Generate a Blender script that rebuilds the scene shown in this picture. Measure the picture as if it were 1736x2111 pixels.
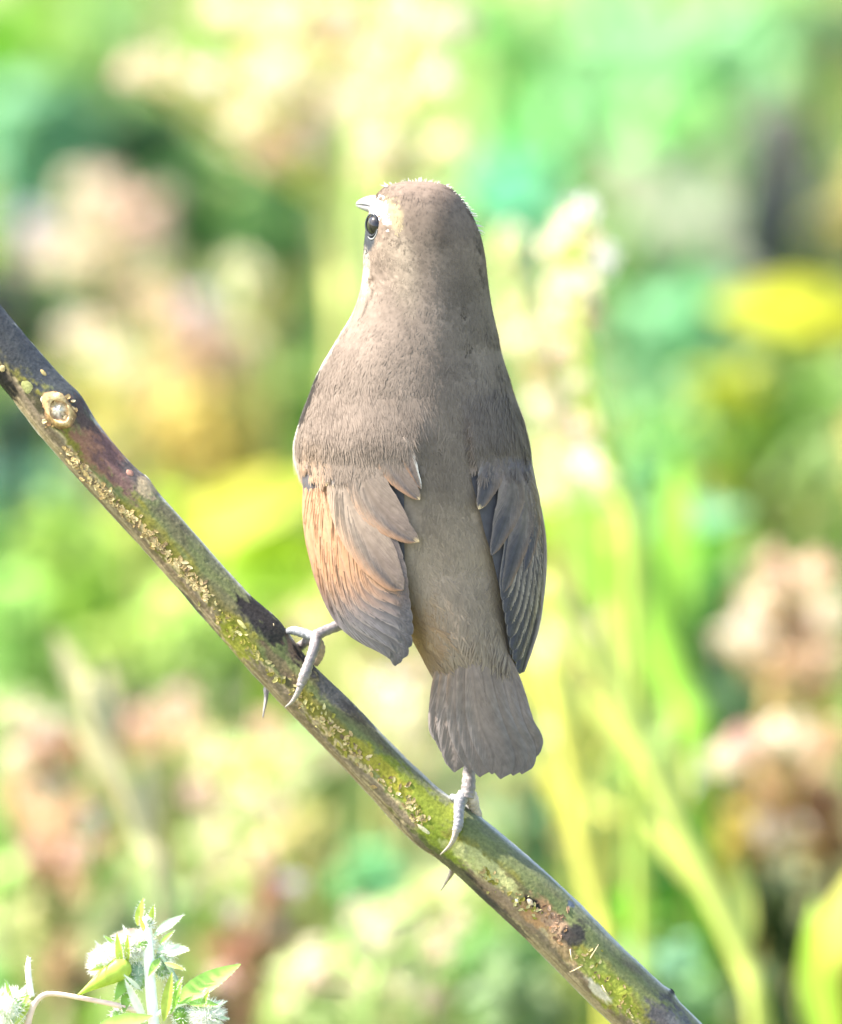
import bpy, math, random
import numpy as np
from mathutils import Vector, Matrix

random.seed(7)
rng = np.random.default_rng(7)
scene = bpy.context.scene
for o in list(bpy.data.objects):
    bpy.data.objects.remove(o)

# ------------------------------------------------------------------ camera
S = 0.24 / 2111.0                 # metres per photograph unit at the bird (photo is 1736 x 2111 units)
DIST = 5.0                        # camera to bird
PITCH = math.radians(15)
FOC = np.array([0.0, 0.0, 0.40])  # picture centre at the bird, ground is z = 0
FW = np.array([0, math.cos(PITCH), -math.sin(PITCH)])
UP = np.array([0, math.sin(PITCH), math.cos(PITCH)])
RT = np.array([1.0, 0, 0])
CAM = FOC - DIST * FW
cam_d = bpy.data.cameras.new('camera')
cam = bpy.data.objects.new('camera', cam_d)
scene.collection.objects.link(cam)
cam.location = CAM
cam.rotation_euler = (math.radians(90) - PITCH, 0, 0)
cam_d.sensor_fit = 'VERTICAL'
cam_d.sensor_height = 36
cam_d.sensor_width = 36
cam_d.lens = 36 * DIST / (2111 * S)
cam_d.clip_start = 0.1
cam_d.clip_end = 2000
cam_d.dof.use_dof = True
cam_d.dof.focus_distance = DIST - 0.002
cam_d.dof.aperture_fstop = 11
cam_d.dof.aperture_blades = 0
scene.camera = cam

# ------------------------------------------------------------------ light
SUN_TO = np.array([-0.62, 0.09, 0.76])
SUN_TO = SUN_TO / np.linalg.norm(SUN_TO)
world = bpy.data.worlds.new('World')
scene.world = world
world.use_nodes = True
wn = world.node_tree
sky = wn.nodes.new('ShaderNodeTexSky')
sky.sky_type = 'NISHITA'
sky.sun_disc = False
sky.sun_elevation = math.asin(SUN_TO[2])
sky.sun_rotation = math.atan2(SUN_TO[0], SUN_TO[1])
sky.air_density = 1.0
sky.dust_density = 2.5
bg = wn.nodes['Background']
wn.links.new(sky.outputs[0], bg.inputs[0])
bg.inputs[1].default_value = 0.15
sun_d = bpy.data.lights.new('sun', 'SUN')
sun_d.energy = 5.0
sun_d.angle = math.radians(1.5)
sun_d.color = (1.0, 0.94, 0.84)
sun = bpy.data.objects.new('sun', sun_d)
scene.collection.objects.link(sun)
sun.rotation_euler = Vector(-SUN_TO).to_track_quat('-Z', 'Y').to_euler()
sun.location = (0, 0, 6)
scene.view_settings.view_transform = 'Standard'
scene.view_settings.look = 'None'
scene.view_settings.exposure = 2.1
scene.view_settings.gamma = 1
scene.render.engine = 'CYCLES'
scene.cycles.max_bounces = 8
scene.cycles.transparent_max_bounces = 8
scene.cycles.use_denoising = True

# ------------------------------------------------------------------ helpers
def P(X, Y, d=0.0):
    """photo units X, Y at d metres behind the bird plane -> world point(s)"""
    X, Y, d = np.broadcast_arrays(np.asarray(X, float), np.asarray(Y, float), np.asarray(d, float))
    k = (DIST + d) / DIST
    return (CAM + (DIST + d)[..., None] * FW + ((X - 868) * S * k)[..., None] * RT
            + ((1055.5 - Y) * S * k)[..., None] * UP)

def B(X, Y, dp):
    """the same with the depth in photo units (bird, branch)"""
    return P(X, Y, np.asarray(dp, float) * S)

def dground(Y):
    a = PITCH + math.atan((Y - 1055.5) * S / DIST)
    return CAM[2] / math.sin(a) * math.cos(a - PITCH) - DIST

def lin(c):
    c = np.asarray(c, float)
    if c.max() > 1.001:
        c = c / 255.0
    return np.where(c <= 0.04045, c / 12.92, ((c + 0.055) / 1.055) ** 2.4)

def cr(pts, t):
    """Catmull-Rom through rows of pts, t in 0..len-1"""
    pts = np.asarray(pts, float)
    n = len(pts)
    t = np.clip(np.asarray(t, float), 0, n - 1 - 1e-9)
    i = t.astype(int)
    f = (t - i)[..., None]
    ext = np.vstack([2 * pts[0] - pts[1], pts, 2 * pts[-1] - pts[-2]])
    p0, p1, p2, p3 = ext[i], ext[i + 1], ext[i + 2], ext[i + 3]
    return 0.5 * (2 * p1 + (p2 - p0) * f + (2 * p0 - 5 * p1 + 4 * p2 - p3) * f ** 2 + (3 * p1 - p0 - 3 * p2 + p3) * f ** 3)

def _hash(ix, iy, iz):
    h = (ix.astype(np.int64) * 374761393 + iy.astype(np.int64) * 668265263 + iz.astype(np.int64) * 2147483647 + 12345) & 0xffffffff
    h = ((h ^ (h >> 13)) * 1274126177) & 0xffffffff
    return ((h ^ (h >> 16)) & 0xffff) / 65535.0

def noise(p):
    """value noise 0..1 of points (...,3)"""
    p = np.asarray(p, float)
    i = np.floor(p)
    f = p - i
    f = f * f * (3 - 2 * f)
    i = i.astype(np.int64)
    r = 0
    for dx in (0, 1):
        wx = f[..., 0] if dx else 1 - f[..., 0]
        for dy in (0, 1):
            wy = f[..., 1] if dy else 1 - f[..., 1]
            for dz in (0, 1):
                wz = f[..., 2] if dz else 1 - f[..., 2]
                r = r + wx * wy * wz * _hash(i[..., 0] + dx, i[..., 1] + dy, i[..., 2] + dz)
    return r

def fbm(p, o=4):
    p = np.asarray(p, float)
    r, a, s = 0, 0.5, 0
    for k in range(o):
        r = r + a * noise(p * 2 ** k + 17.3 * k)
        s += a
        a *= 0.5
    return r / s

def sstep(a, b, x):
    t = np.clip((np.asarray(x, float) - a) / (b - a), 0, 1)
    return t * t * (3 - 2 * t)

def unit(v):
    v = np.asarray(v, float)
    return v / np.maximum(np.linalg.norm(v, axis=-1, keepdims=True), 1e-12)

col = scene.collection

def empty(name, loc, label=None, cat=None, group=None):
    o = bpy.data.objects.new(name, None)
    o.empty_display_size = 0.02
    col.objects.link(o)
    o.location = [float(v) for v in loc]
    return tag(o, label, cat, group)

def tag(o, label=None, cat=None, group=None, kind=None):
    if label: o['label'] = label
    if cat: o['category'] = cat
    if group: o['group'] = group
    if kind: o['kind'] = kind
    return o

def root_loc(o):
    l = np.zeros(3)
    while o is not None:
        l = l + np.array(o.location)
        o = o.parent
    return l

def mesh(name, verts, faces, mat, parent=None, colors=None, smooth=True, origin=None, kind=None):
    """world-space verts -> one mesh object; parts take their parent's origin"""
    verts = np.asarray(verts, float)
    if parent is not None:
        off = root_loc(parent)
    else:
        off = np.zeros(3) if origin is None else np.asarray(origin, float)
    me = bpy.data.meshes.new(name)
    if isinstance(faces, np.ndarray):
        nf, k = faces.shape
        me.vertices.add(len(verts))
        me.vertices.foreach_set('co', (verts - off).ravel())
        me.loops.add(nf * k)
        me.loops.foreach_set('vertex_index', faces.ravel().astype(np.int32))
        me.polygons.add(nf)
        me.polygons.foreach_set('loop_start', np.arange(0, nf * k, k, dtype=np.int32))
        me.update(calc_edges=True)
    else:
        me.from_pydata((verts - off).tolist(), [], faces)
    if smooth:
        me.polygons.foreach_set('use_smooth', np.ones(len(me.polygons), bool))
    if colors is not None:
        a = me.color_attributes.new('Col', 'FLOAT_COLOR', 'POINT')
        c = np.ones((len(verts), 4))
        c[:, :3] = np.clip(colors, 0, 1)
        a.data.foreach_set('color', c.ravel())
    me.materials.append(mat)
    o = bpy.data.objects.new(name, me)
    col.objects.link(o)
    if parent is not None:
        o.parent = parent
    else:
        o.location = [float(v) for v in off]
    if kind: o['kind'] = kind
    return o

def gridfaces(nu, nv, wrap=False):
    f = []
    i = np.arange(nu - 1)[:, None]
    j = np.arange(nv if wrap else nv - 1)[None, :]
    j2 = (j + 1) % nv
    a = i * nv + j
    b = i * nv + j2
    c = (i + 1) * nv + j2
    d = (i + 1) * nv + j
    return np.stack([a + 0 * b, b, c, d], -1).reshape(-1, 4)

def tube(path, rad, nseg=10, sub=6, bumps=0.0, squash=1.0, ref=None):
    """world path, radii -> verts, faces (closed by collapsing end rings)"""
    path = np.asarray(path, float)
    rad = np.asarray(rad, float)
    n = len(path)
    t = np.linspace(0, n - 1, (n - 1) * sub + 1)
    c = cr(path, t)
    r = np.maximum(cr(rad[:, None], t)[:, 0], 1e-6)
    tan = unit(np.gradient(c, axis=0))
    ref = np.array([0.3, -1, 0.25]) if ref is None else np.asarray(ref, float)
    n1 = unit(np.cross(tan, ref))
    n2 = np.cross(n1, tan)
    if bumps:
        r = r * (1 + bumps * np.sin(np.arange(len(r)) * 2.1))
    c = np.vstack([c[:1], c, c[-1:]])
    r = np.concatenate([[1e-6], r, [1e-6]])
    n1 = np.vstack([n1[:1], n1, n1[-1:]])
    n2 = np.vstack([n2[:1], n2, n2[-1:]])
    a = np.linspace(0, 2 * np.pi, nseg, endpoint=False)
    v = c[:, None] + r[:, None, None] * (np.cos(a)[None, :, None] * n1[:, None] + squash * np.sin(a)[None, :, None] * n2[:, None])
    return v.reshape(-1, 3), gridfaces(len(c), nseg, True)

def join(parts):
    vs, fs, cs, k = [], [], [], 0
    for p in parts:
        vs.append(p[0]); fs.append(np.asarray(p[1]) + k); k += len(p[0])
        cs.append(p[2] if len(p) > 2 else np.ones((len(p[0]), 3)))
    return np.vstack(vs), np.vstack(fs), np.vstack(cs)

# ------------------------------------------------------------------ materials
def material(name, rough=0.6, spec=0.3, transl=0.0, noise_scale=0, noise_amt=0.3, bump=0, bump_scale=0, base=None, sheen=0.0, coat=0.0, tr_gain=1.0):
    m = bpy.data.materials.new(name)
    m.use_nodes = True
    nt = m.node_tree
    bs = nt.nodes['Principled BSDF']
    out = nt.nodes['Material Output']
    bs.inputs['Roughness'].default_value = rough
    bs.inputs['Specular IOR Level'].default_value = spec
    if sheen:
        bs.inputs['Sheen Weight'].default_value = sheen
        bs.inputs['Sheen Roughness'].default_value = 0.4
    if coat:
        bs.inputs['Coat Weight'].default_value = coat
        bs.inputs['Coat Roughness'].default_value = 0.04
    if base is None:
        at = nt.nodes.new('ShaderNodeAttribute')
        at.attribute_name = 'Col'
        c = at.outputs['Color']
    else:
        rgb = nt.nodes.new('ShaderNodeRGB')
        rgb.outputs[0].default_value = (*base, 1)
        c = rgb.outputs[0]
    tc = nt.nodes.new('ShaderNodeTexCoord')
    if noise_scale:
        nz = nt.nodes.new('ShaderNodeTexNoise')
        nz.inputs['Scale'].default_value = noise_scale
        nz.inputs['Detail'].default_value = 5
        nt.links.new(tc.outputs['Object'], nz.inputs['Vector'])
        mr = nt.nodes.new('ShaderNodeMapRange')
        mr.inputs['From Min'].default_value = 0.3
        mr.inputs['From Max'].default_value = 0.7
        mr.inputs['To Min'].default_value = 1 - noise_amt
        mr.inputs['To Max'].default_value = 1 + noise_amt
        nt.links.new(nz.outputs['Fac'], mr.inputs['Value'])
        mx = nt.nodes.new('ShaderNodeVectorMath')
        mx.operation = 'MULTIPLY'
        nt.links.new(c, mx.inputs[0])
        nt.links.new(mr.outputs[0], mx.inputs[1])
        c = mx.outputs[0]
    nt.links.new(c, bs.inputs['Base Color'])
    nrm = None
    if bump:
        nb = nt.nodes.new('ShaderNodeTexNoise')
        nb.inputs['Scale'].default_value = bump_scale
        nb.inputs['Detail'].default_value = 6
        nt.links.new(tc.outputs['Object'], nb.inputs['Vector'])
        b = nt.nodes.new('ShaderNodeBump')
        b.inputs['Strength'].default_value = bump
        b.inputs['Distance'].default_value = 0.0005
        nt.links.new(nb.outputs['Fac'], b.inputs['Height'])
        nt.links.new(b.outputs[0], bs.inputs['Normal'])
    if transl:
        tr = nt.nodes.new('ShaderNodeBsdfTranslucent')
        if tr_gain != 1.0:
            g = nt.nodes.new('ShaderNodeVectorMath')
            g.operation = 'SCALE'
            g.inputs['Scale'].default_value = tr_gain
            nt.links.new(c, g.inputs[0])
            nt.links.new(g.outputs[0], tr.inputs['Color'])
        else:
            nt.links.new(c, tr.inputs['Color'])
        ms = nt.nodes.new('ShaderNodeMixShader')
        ms.inputs[0].default_value = transl
        nt.links.new(bs.outputs[0], ms.inputs[1])
        nt.links.new(tr.outputs[0], ms.inputs[2])
        nt.links.new(ms.outputs[0], out.inputs['Surface'])
    return m

M_skin = material('plumage_base', rough=0.95, spec=0.05, noise_scale=900, noise_amt=0.15)
M_plume = material('plumage_barbs', rough=0.8, spec=0.12, transl=0.22)
M_feather = material('flight_feather', rough=0.75, spec=0.12, transl=0.08, noise_scale=600, noise_amt=0.12)
M_leg = material('leg_scales', rough=0.45, spec=0.4, noise_scale=900, noise_amt=0.25, bump=0.5, bump_scale=1500)
M_eye = material('eye_gloss', rough=0.05, spec=0.45)
M_beak = material('beak_horn', rough=0.35, spec=0.5, noise_scale=700, noise_amt=0.12)
M_bark = material('bark', rough=0.72, spec=0.14, noise_scale=1500, noise_amt=0.22, bump=0.3, bump_scale=1200)
M_flake = material('bark_flake', rough=0.9, spec=0.1, noise_scale=1500, noise_amt=0.3, transl=0.1)
M_leaf = material('leaf', rough=0.5, spec=0.25, transl=0.42, noise_scale=60, noise_amt=0.2)
M_dry = material('dry_plant', rough=0.85, spec=0.1, transl=0.45, noise_scale=90, noise_amt=0.2)
M_stem = material('stem', rough=0.6, spec=0.2, noise_scale=200, noise_amt=0.15)
M_wool = material('woolly_hair', rough=0.8, spec=0.1, transl=0.35)
M_fresh = material('fresh_leaf', rough=0.45, spec=0.35, transl=0.45, noise_scale=350, noise_amt=0.2)

# ground: soil with moss and litter, procedural
M_ground = bpy.data.materials.new('ground')
M_ground.use_nodes = True
nt = M_ground.node_tree
bs = nt.nodes['Principled BSDF']
bs.inputs['Roughness'].default_value = 0.95
tc = nt.nodes.new('ShaderNodeTexCoord')
nz = nt.nodes.new('ShaderNodeTexNoise')
nz.inputs['Scale'].default_value = 9
nz.inputs['Detail'].default_value = 8
nt.links.new(tc.outputs['Object'], nz.inputs['Vector'])
rp = nt.nodes.new('ShaderNodeValToRGB')
el = rp.color_ramp.elements
el[0].position = 0.3; el[0].color = (0.10, 0.125, 0.055, 1)
el[1].position = 0.7; el[1].color = (0.26, 0.27, 0.12, 1)
e = el.new(0.52); e.color = (0.18, 0.195, 0.08, 1)
nt.links.new(nz.outputs['Fac'], rp.inputs[0])
nt.links.new(rp.outputs[0], bs.inputs['Base Color'])

# ------------------------------------------------------------------ ground
g = np.concatenate([-np.geomspace(400, 0.3, 26), np.linspace(-0.25, 0.25, 5), np.geomspace(0.3, 400, 26)])
gx, gy = np.meshgrid(g, g, indexing='ij')
gz = (fbm(np.stack([gx * 3, gy * 3, 0 * gx], -1), 3) - 0.5) * 0.03
gv = np.stack([gx, gy + 1.5, gz - 0.01], -1).reshape(-1, 3)
tag(mesh('ground', gv, gridfaces(len(g), len(g)), M_ground), kind='structure')

# ------------------------------------------------------------------ leaf blades (bulk)
def blades(pos, dirv, nrm, L, W, colr, nseg=5, droop=0.25, fold=0.25, shape=0.8):
    """leaf blades from arrays -> verts, quads, colours; 3 verts across, folded along the midrib"""
    pos = np.asarray(pos, float); N = len(pos)
    dirv = unit(np.broadcast_to(np.asarray(dirv, float), (N, 3)))
    nrm = np.broadcast_to(np.asarray(nrm, float), (N, 3))
    side = unit(np.cross(dirv, nrm))
    nrm = np.cross(side, dirv)
    L = np.broadcast_to(np.asarray(L, float), (N,)); W = np.broadcast_to(np.asarray(W, float), (N,))
    droop = np.broadcast_to(np.asarray(droop, float), (N,))
    u = np.linspace(0, 1, nseg + 1)
    w = np.sin(np.pi * np.clip(u, 0.02, 0.985) ** shape) ** 0.85
    c = pos[:, None] + dirv[:, None] * (u[None, :] * L[:, None])[..., None] - nrm[:, None] * ((u ** 2)[None] * (droop * L)[:, None])[..., None]
    ww = (w[None] * W[:, None] * 0.5)[..., None]
    l = c - side[:, None] * ww + nrm[:, None] * ww * fold
    r = c + side[:, None] * ww + nrm[:, None] * ww * fold
    v = np.stack([l, c, r], 2)          # N, nseg+1, 3, 3
    f0 = gridfaces(nseg + 1, 3)
    f = (f0[None] + (np.arange(N) * (nseg + 1) * 3)[:, None, None]).reshape(-1, 4)
    colr = np.broadcast_to(np.asarray(colr, float), (N, 3))
    cc = np.broadcast_to(colr[:, None, None], v.shape).copy()
    cc[:, :, 1] *= 1.12
    return v.reshape(-1, 3), f, cc.reshape(-1, 3)

def rand_dirs(n, r=rng):
    return unit(r.normal(size=(n, 3)))

# ------------------------------------------------------------------ undergrowth behind the bird
GAIN = 0.46
def alb(c, g=GAIN):
    return np.clip(lin(c) * g, 0.003, 0.85)
def dheight(Y, h):
    """distance behind the bird at which the view line through Y is h above the ground"""
    a = PITCH + math.atan((Y - 1055.5) * S / DIST)
    return (CAM[2] - h) / math.sin(a) * math.cos(a - PITCH) - DIST

# grass and moss mat that nobody could count
r = np.random.default_rng(21)
N = 26000
gx = r.uniform(-1.6, 1.6, N); gy = r.uniform(-.3, 4.2, N)
pn = fbm(np.stack([gx * 3, gy * 3, 0 * gx], -1), 3)
gc = np.where((pn > .52)[:, None], alb((170, 225, 90)), alb((120, 190, 70)))
gc = np.where((r.uniform(size=N) < .25)[:, None], alb((215, 200, 130)), gc) * r.uniform(.6, 1.3, (N, 1))
gd = unit(np.stack([r.normal(0, .5, N), r.normal(0, .5, N), np.ones(N)], -1))
v, f, cc = blades(np.stack([gx, gy, 0 * gx - .012], -1), gd, rand_dirs(N, r), r.uniform(.03, .085, N), r.uniform(.004, .010, N), gc, 3, .35, .1, .6)
o = mesh('grass', v, f, M_leaf, None, cc)
tag(o, 'short mixed green and straw grass covering the ground', 'grass', kind='stuff')

KINDS = {
 'G': ('leafy_plant', 'bright green leafy plant in the soft undergrowth', 'plant', 'bright green undergrowth plants'),
 'M': ('pale_leafy_plant', 'pale blue green leafy plant in the soft undergrowth', 'plant', 'pale blue green undergrowth plants'),
 'Y': ('yellow_green_plant', 'yellow green leafy plant in the soft undergrowth', 'plant', 'yellow green undergrowth plants'),
 'D': ('shade_dark_plant', 'leafy plant coloured dark green for shade in the soft undergrowth', 'plant', 'undergrowth plants coloured dark green for shade'),  # shaded gaps in the growth, put into the leaf colour
 'T': ('dry_plant', 'straw coloured dry leafy plant in the soft undergrowth', 'dry plant', 'straw coloured dry plants'),
 'R': ('brown_dry_plant', 'brown withered leafy plant in the soft undergrowth', 'dry plant', 'brown withered plants'),
 'K': ('dead_plant', 'dark grey dead leafy plant in the soft undergrowth', 'dead plant', 'dark grey dead plants'),
}
def stem_to_ground(path, rad, colr, par, name='stem', mat=None):
    """tube through world points, the last leg dropping to the soil"""
    path = np.asarray(path, float)
    if path[-1][2] > 0.01:
        last = path[-1]
        dirn = path[-1] - path[-2] if len(path) > 1 else np.array([0, 0, -1.0])
        g0 = np.array([last[0] + dirn[0] * .5, last[1] + .02, -0.01])
        path = np.vstack([path, (last + g0) / 2 + np.array([dirn[0] * .2, 0, 0]), g0])
    rad = np.interp(np.linspace(0, 1, len(path)), [0, 1], [rad * .8, rad])
    v, f = tube(path, rad, 8, 4)
    n_ = .85 + .3 * fbm(v * 60, 2)
    return mesh(name, v, f, mat or M_stem, par, np.asarray(colr)[None] * n_[:, None])

LAND = [(437, 120, 'below the cream flower stalk'), (800, 200, 'behind the bird crown'), (80, 60, 'far beyond the peach flower cluster'), (250, 330, 'behind the peach flower cluster'), (480, 430, 'facing the bird bill'), (60, 620, 'above the top of the slanting stem'),
        (350, 650, 'among the pinkish flower cluster'), (620, 720, 'beside the bird left shoulder'), (330, 880, 'above the broad yellow green leaf'), (50, 980, 'left of the twig scar'), (180, 1180, 'under the slanting stem near the scar'), (560, 1180, 'beside the left wing'),
        (330, 1380, 'under the slanting stem near the left foot'), (60, 1500, 'behind the rusty seed clump'), (420, 1600, 'between the peach clump and slanting stem'), (740, 1420, 'between the left wing tip and tail'), (80, 1880, 'behind the woolly buds'), (560, 1900, 'beside the brown and lilac clump'), (700, 1700, 'below the middle of the slanting stem'), (860, 1980, 'under the slanting stem right foot'),
        (1090, 180, 'above the bird nape'), (1080, 400, 'between the nape and the seed stalk'), (1380, 200, 'beyond the upright seed stalk'), (1660, 120, 'behind the dark dead stub'), (1480, 430, 'at the pale bent stalk'), (1700, 440, 'beside the dark dead stub'), (1380, 650, 'right of the upright seed stalk'), (1560, 780, 'under the bright yellow leaf'), (1600, 960, 'above the large seed clump'), (1420, 930, 'above the pale mint leaf'),
        (1180, 1090, 'beside the right wing'), (1240, 1250, 'between the wing and the thick green stalk'), (1430, 1200, 'under the pale mint leaf'), (1490, 1370, 'between the green stalk and seed clump'), (1160, 1430, 'beside the tail'), (1360, 1530, 'at the foot of the thick green stalk'), (1130, 1690, 'below the tail'), (1320, 1800, 'between the two yellow stalks'), (1370, 2020, 'beside the lower slanting stem'), (1560, 1720, 'under the low seed clump'), (1590, 1920, 'beside the big rounded yellow leaf'), (1080, 2050, 'under the lower slanting stem')]
def where(label, grp, X, Y):
    if X < -60 or X > 1800:
        return label.replace(' in the soft undergrowth', ' in the growth past the ' + ('slanting stem' if X < 0 else 'seed clumps')), grp
    b = min(LAND, key=lambda l: (l[0] - X) ** 2 + (l[1] - Y) ** 2)
    return label.replace(' in the soft undergrowth', ' ' + b[2]), grp
def colony(X, Y, rpx, c, kind, h=0.07, n=46, seed=0, size=1.0):
    r = np.random.default_rng(seed)
    d = dheight(Y, h)
    cen = P(X, Y, d)
    R = rpx * S * (DIST + d) / DIST
    name, label, cat, grp = KINDS[kind]
    label, grp = where(label, grp, X, Y)
    root = empty(name, (cen[0], cen[1] + .01, 0), label, cat, grp)
    p = rand_dirs(n, r) * (r.uniform(0, 1, (n, 1)) ** .45) * R * np.array([1.05, .8, .95]) + cen
    p[:, 2] = np.maximum(p[:, 2], 0.004)
    nr = unit(rand_dirs(n, r) + np.array([-.7, -.35, .85]))
    dv = unit(np.cross(nr, rand_dirs(n, r)))
    L = R * r.uniform(.6, 1.15, n) * size
    colr = alb(c, GAIN * {'Y': 1.12, 'T': 1.2, 'M': 1.15, 'D': .75, 'R': 1.1}.get(kind, 1.0))[None] * r.uniform(.72, 1.28, (n, 1)) * r.uniform(.93, 1.07, (n, 3)) * (np.array([1.04, .95, 1.22]) if kind in 'YG' else 1.0)
    v, f, cc = blades(p - dv * L[:, None] * .5, dv, nr, L, L * r.uniform(.38, .55, n), colr, 5, .2, .2)
    mesh('foliage', v, f, M_leaf if kind in 'GMYD' else M_dry, root, cc, kind='stuff')
    st = []
    for k in range(3):
        q = cen + r.normal(0, .3, 3) * R
        v, f = tube([q, np.array([(q[0] + cen[0]) / 2, q[1], max(q[2] * .5, .0)]), np.array([cen[0] + r.normal(0, .004), cen[1] + .01, -.012])], [.0010, .0013, .0016], 6, 3)
        st.append((v, f, np.broadcast_to(alb(c) * .8, v.shape)))
    v, f, cc = join(st)
    mesh('stem', v, f, M_stem, root, cc)
    return root

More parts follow.
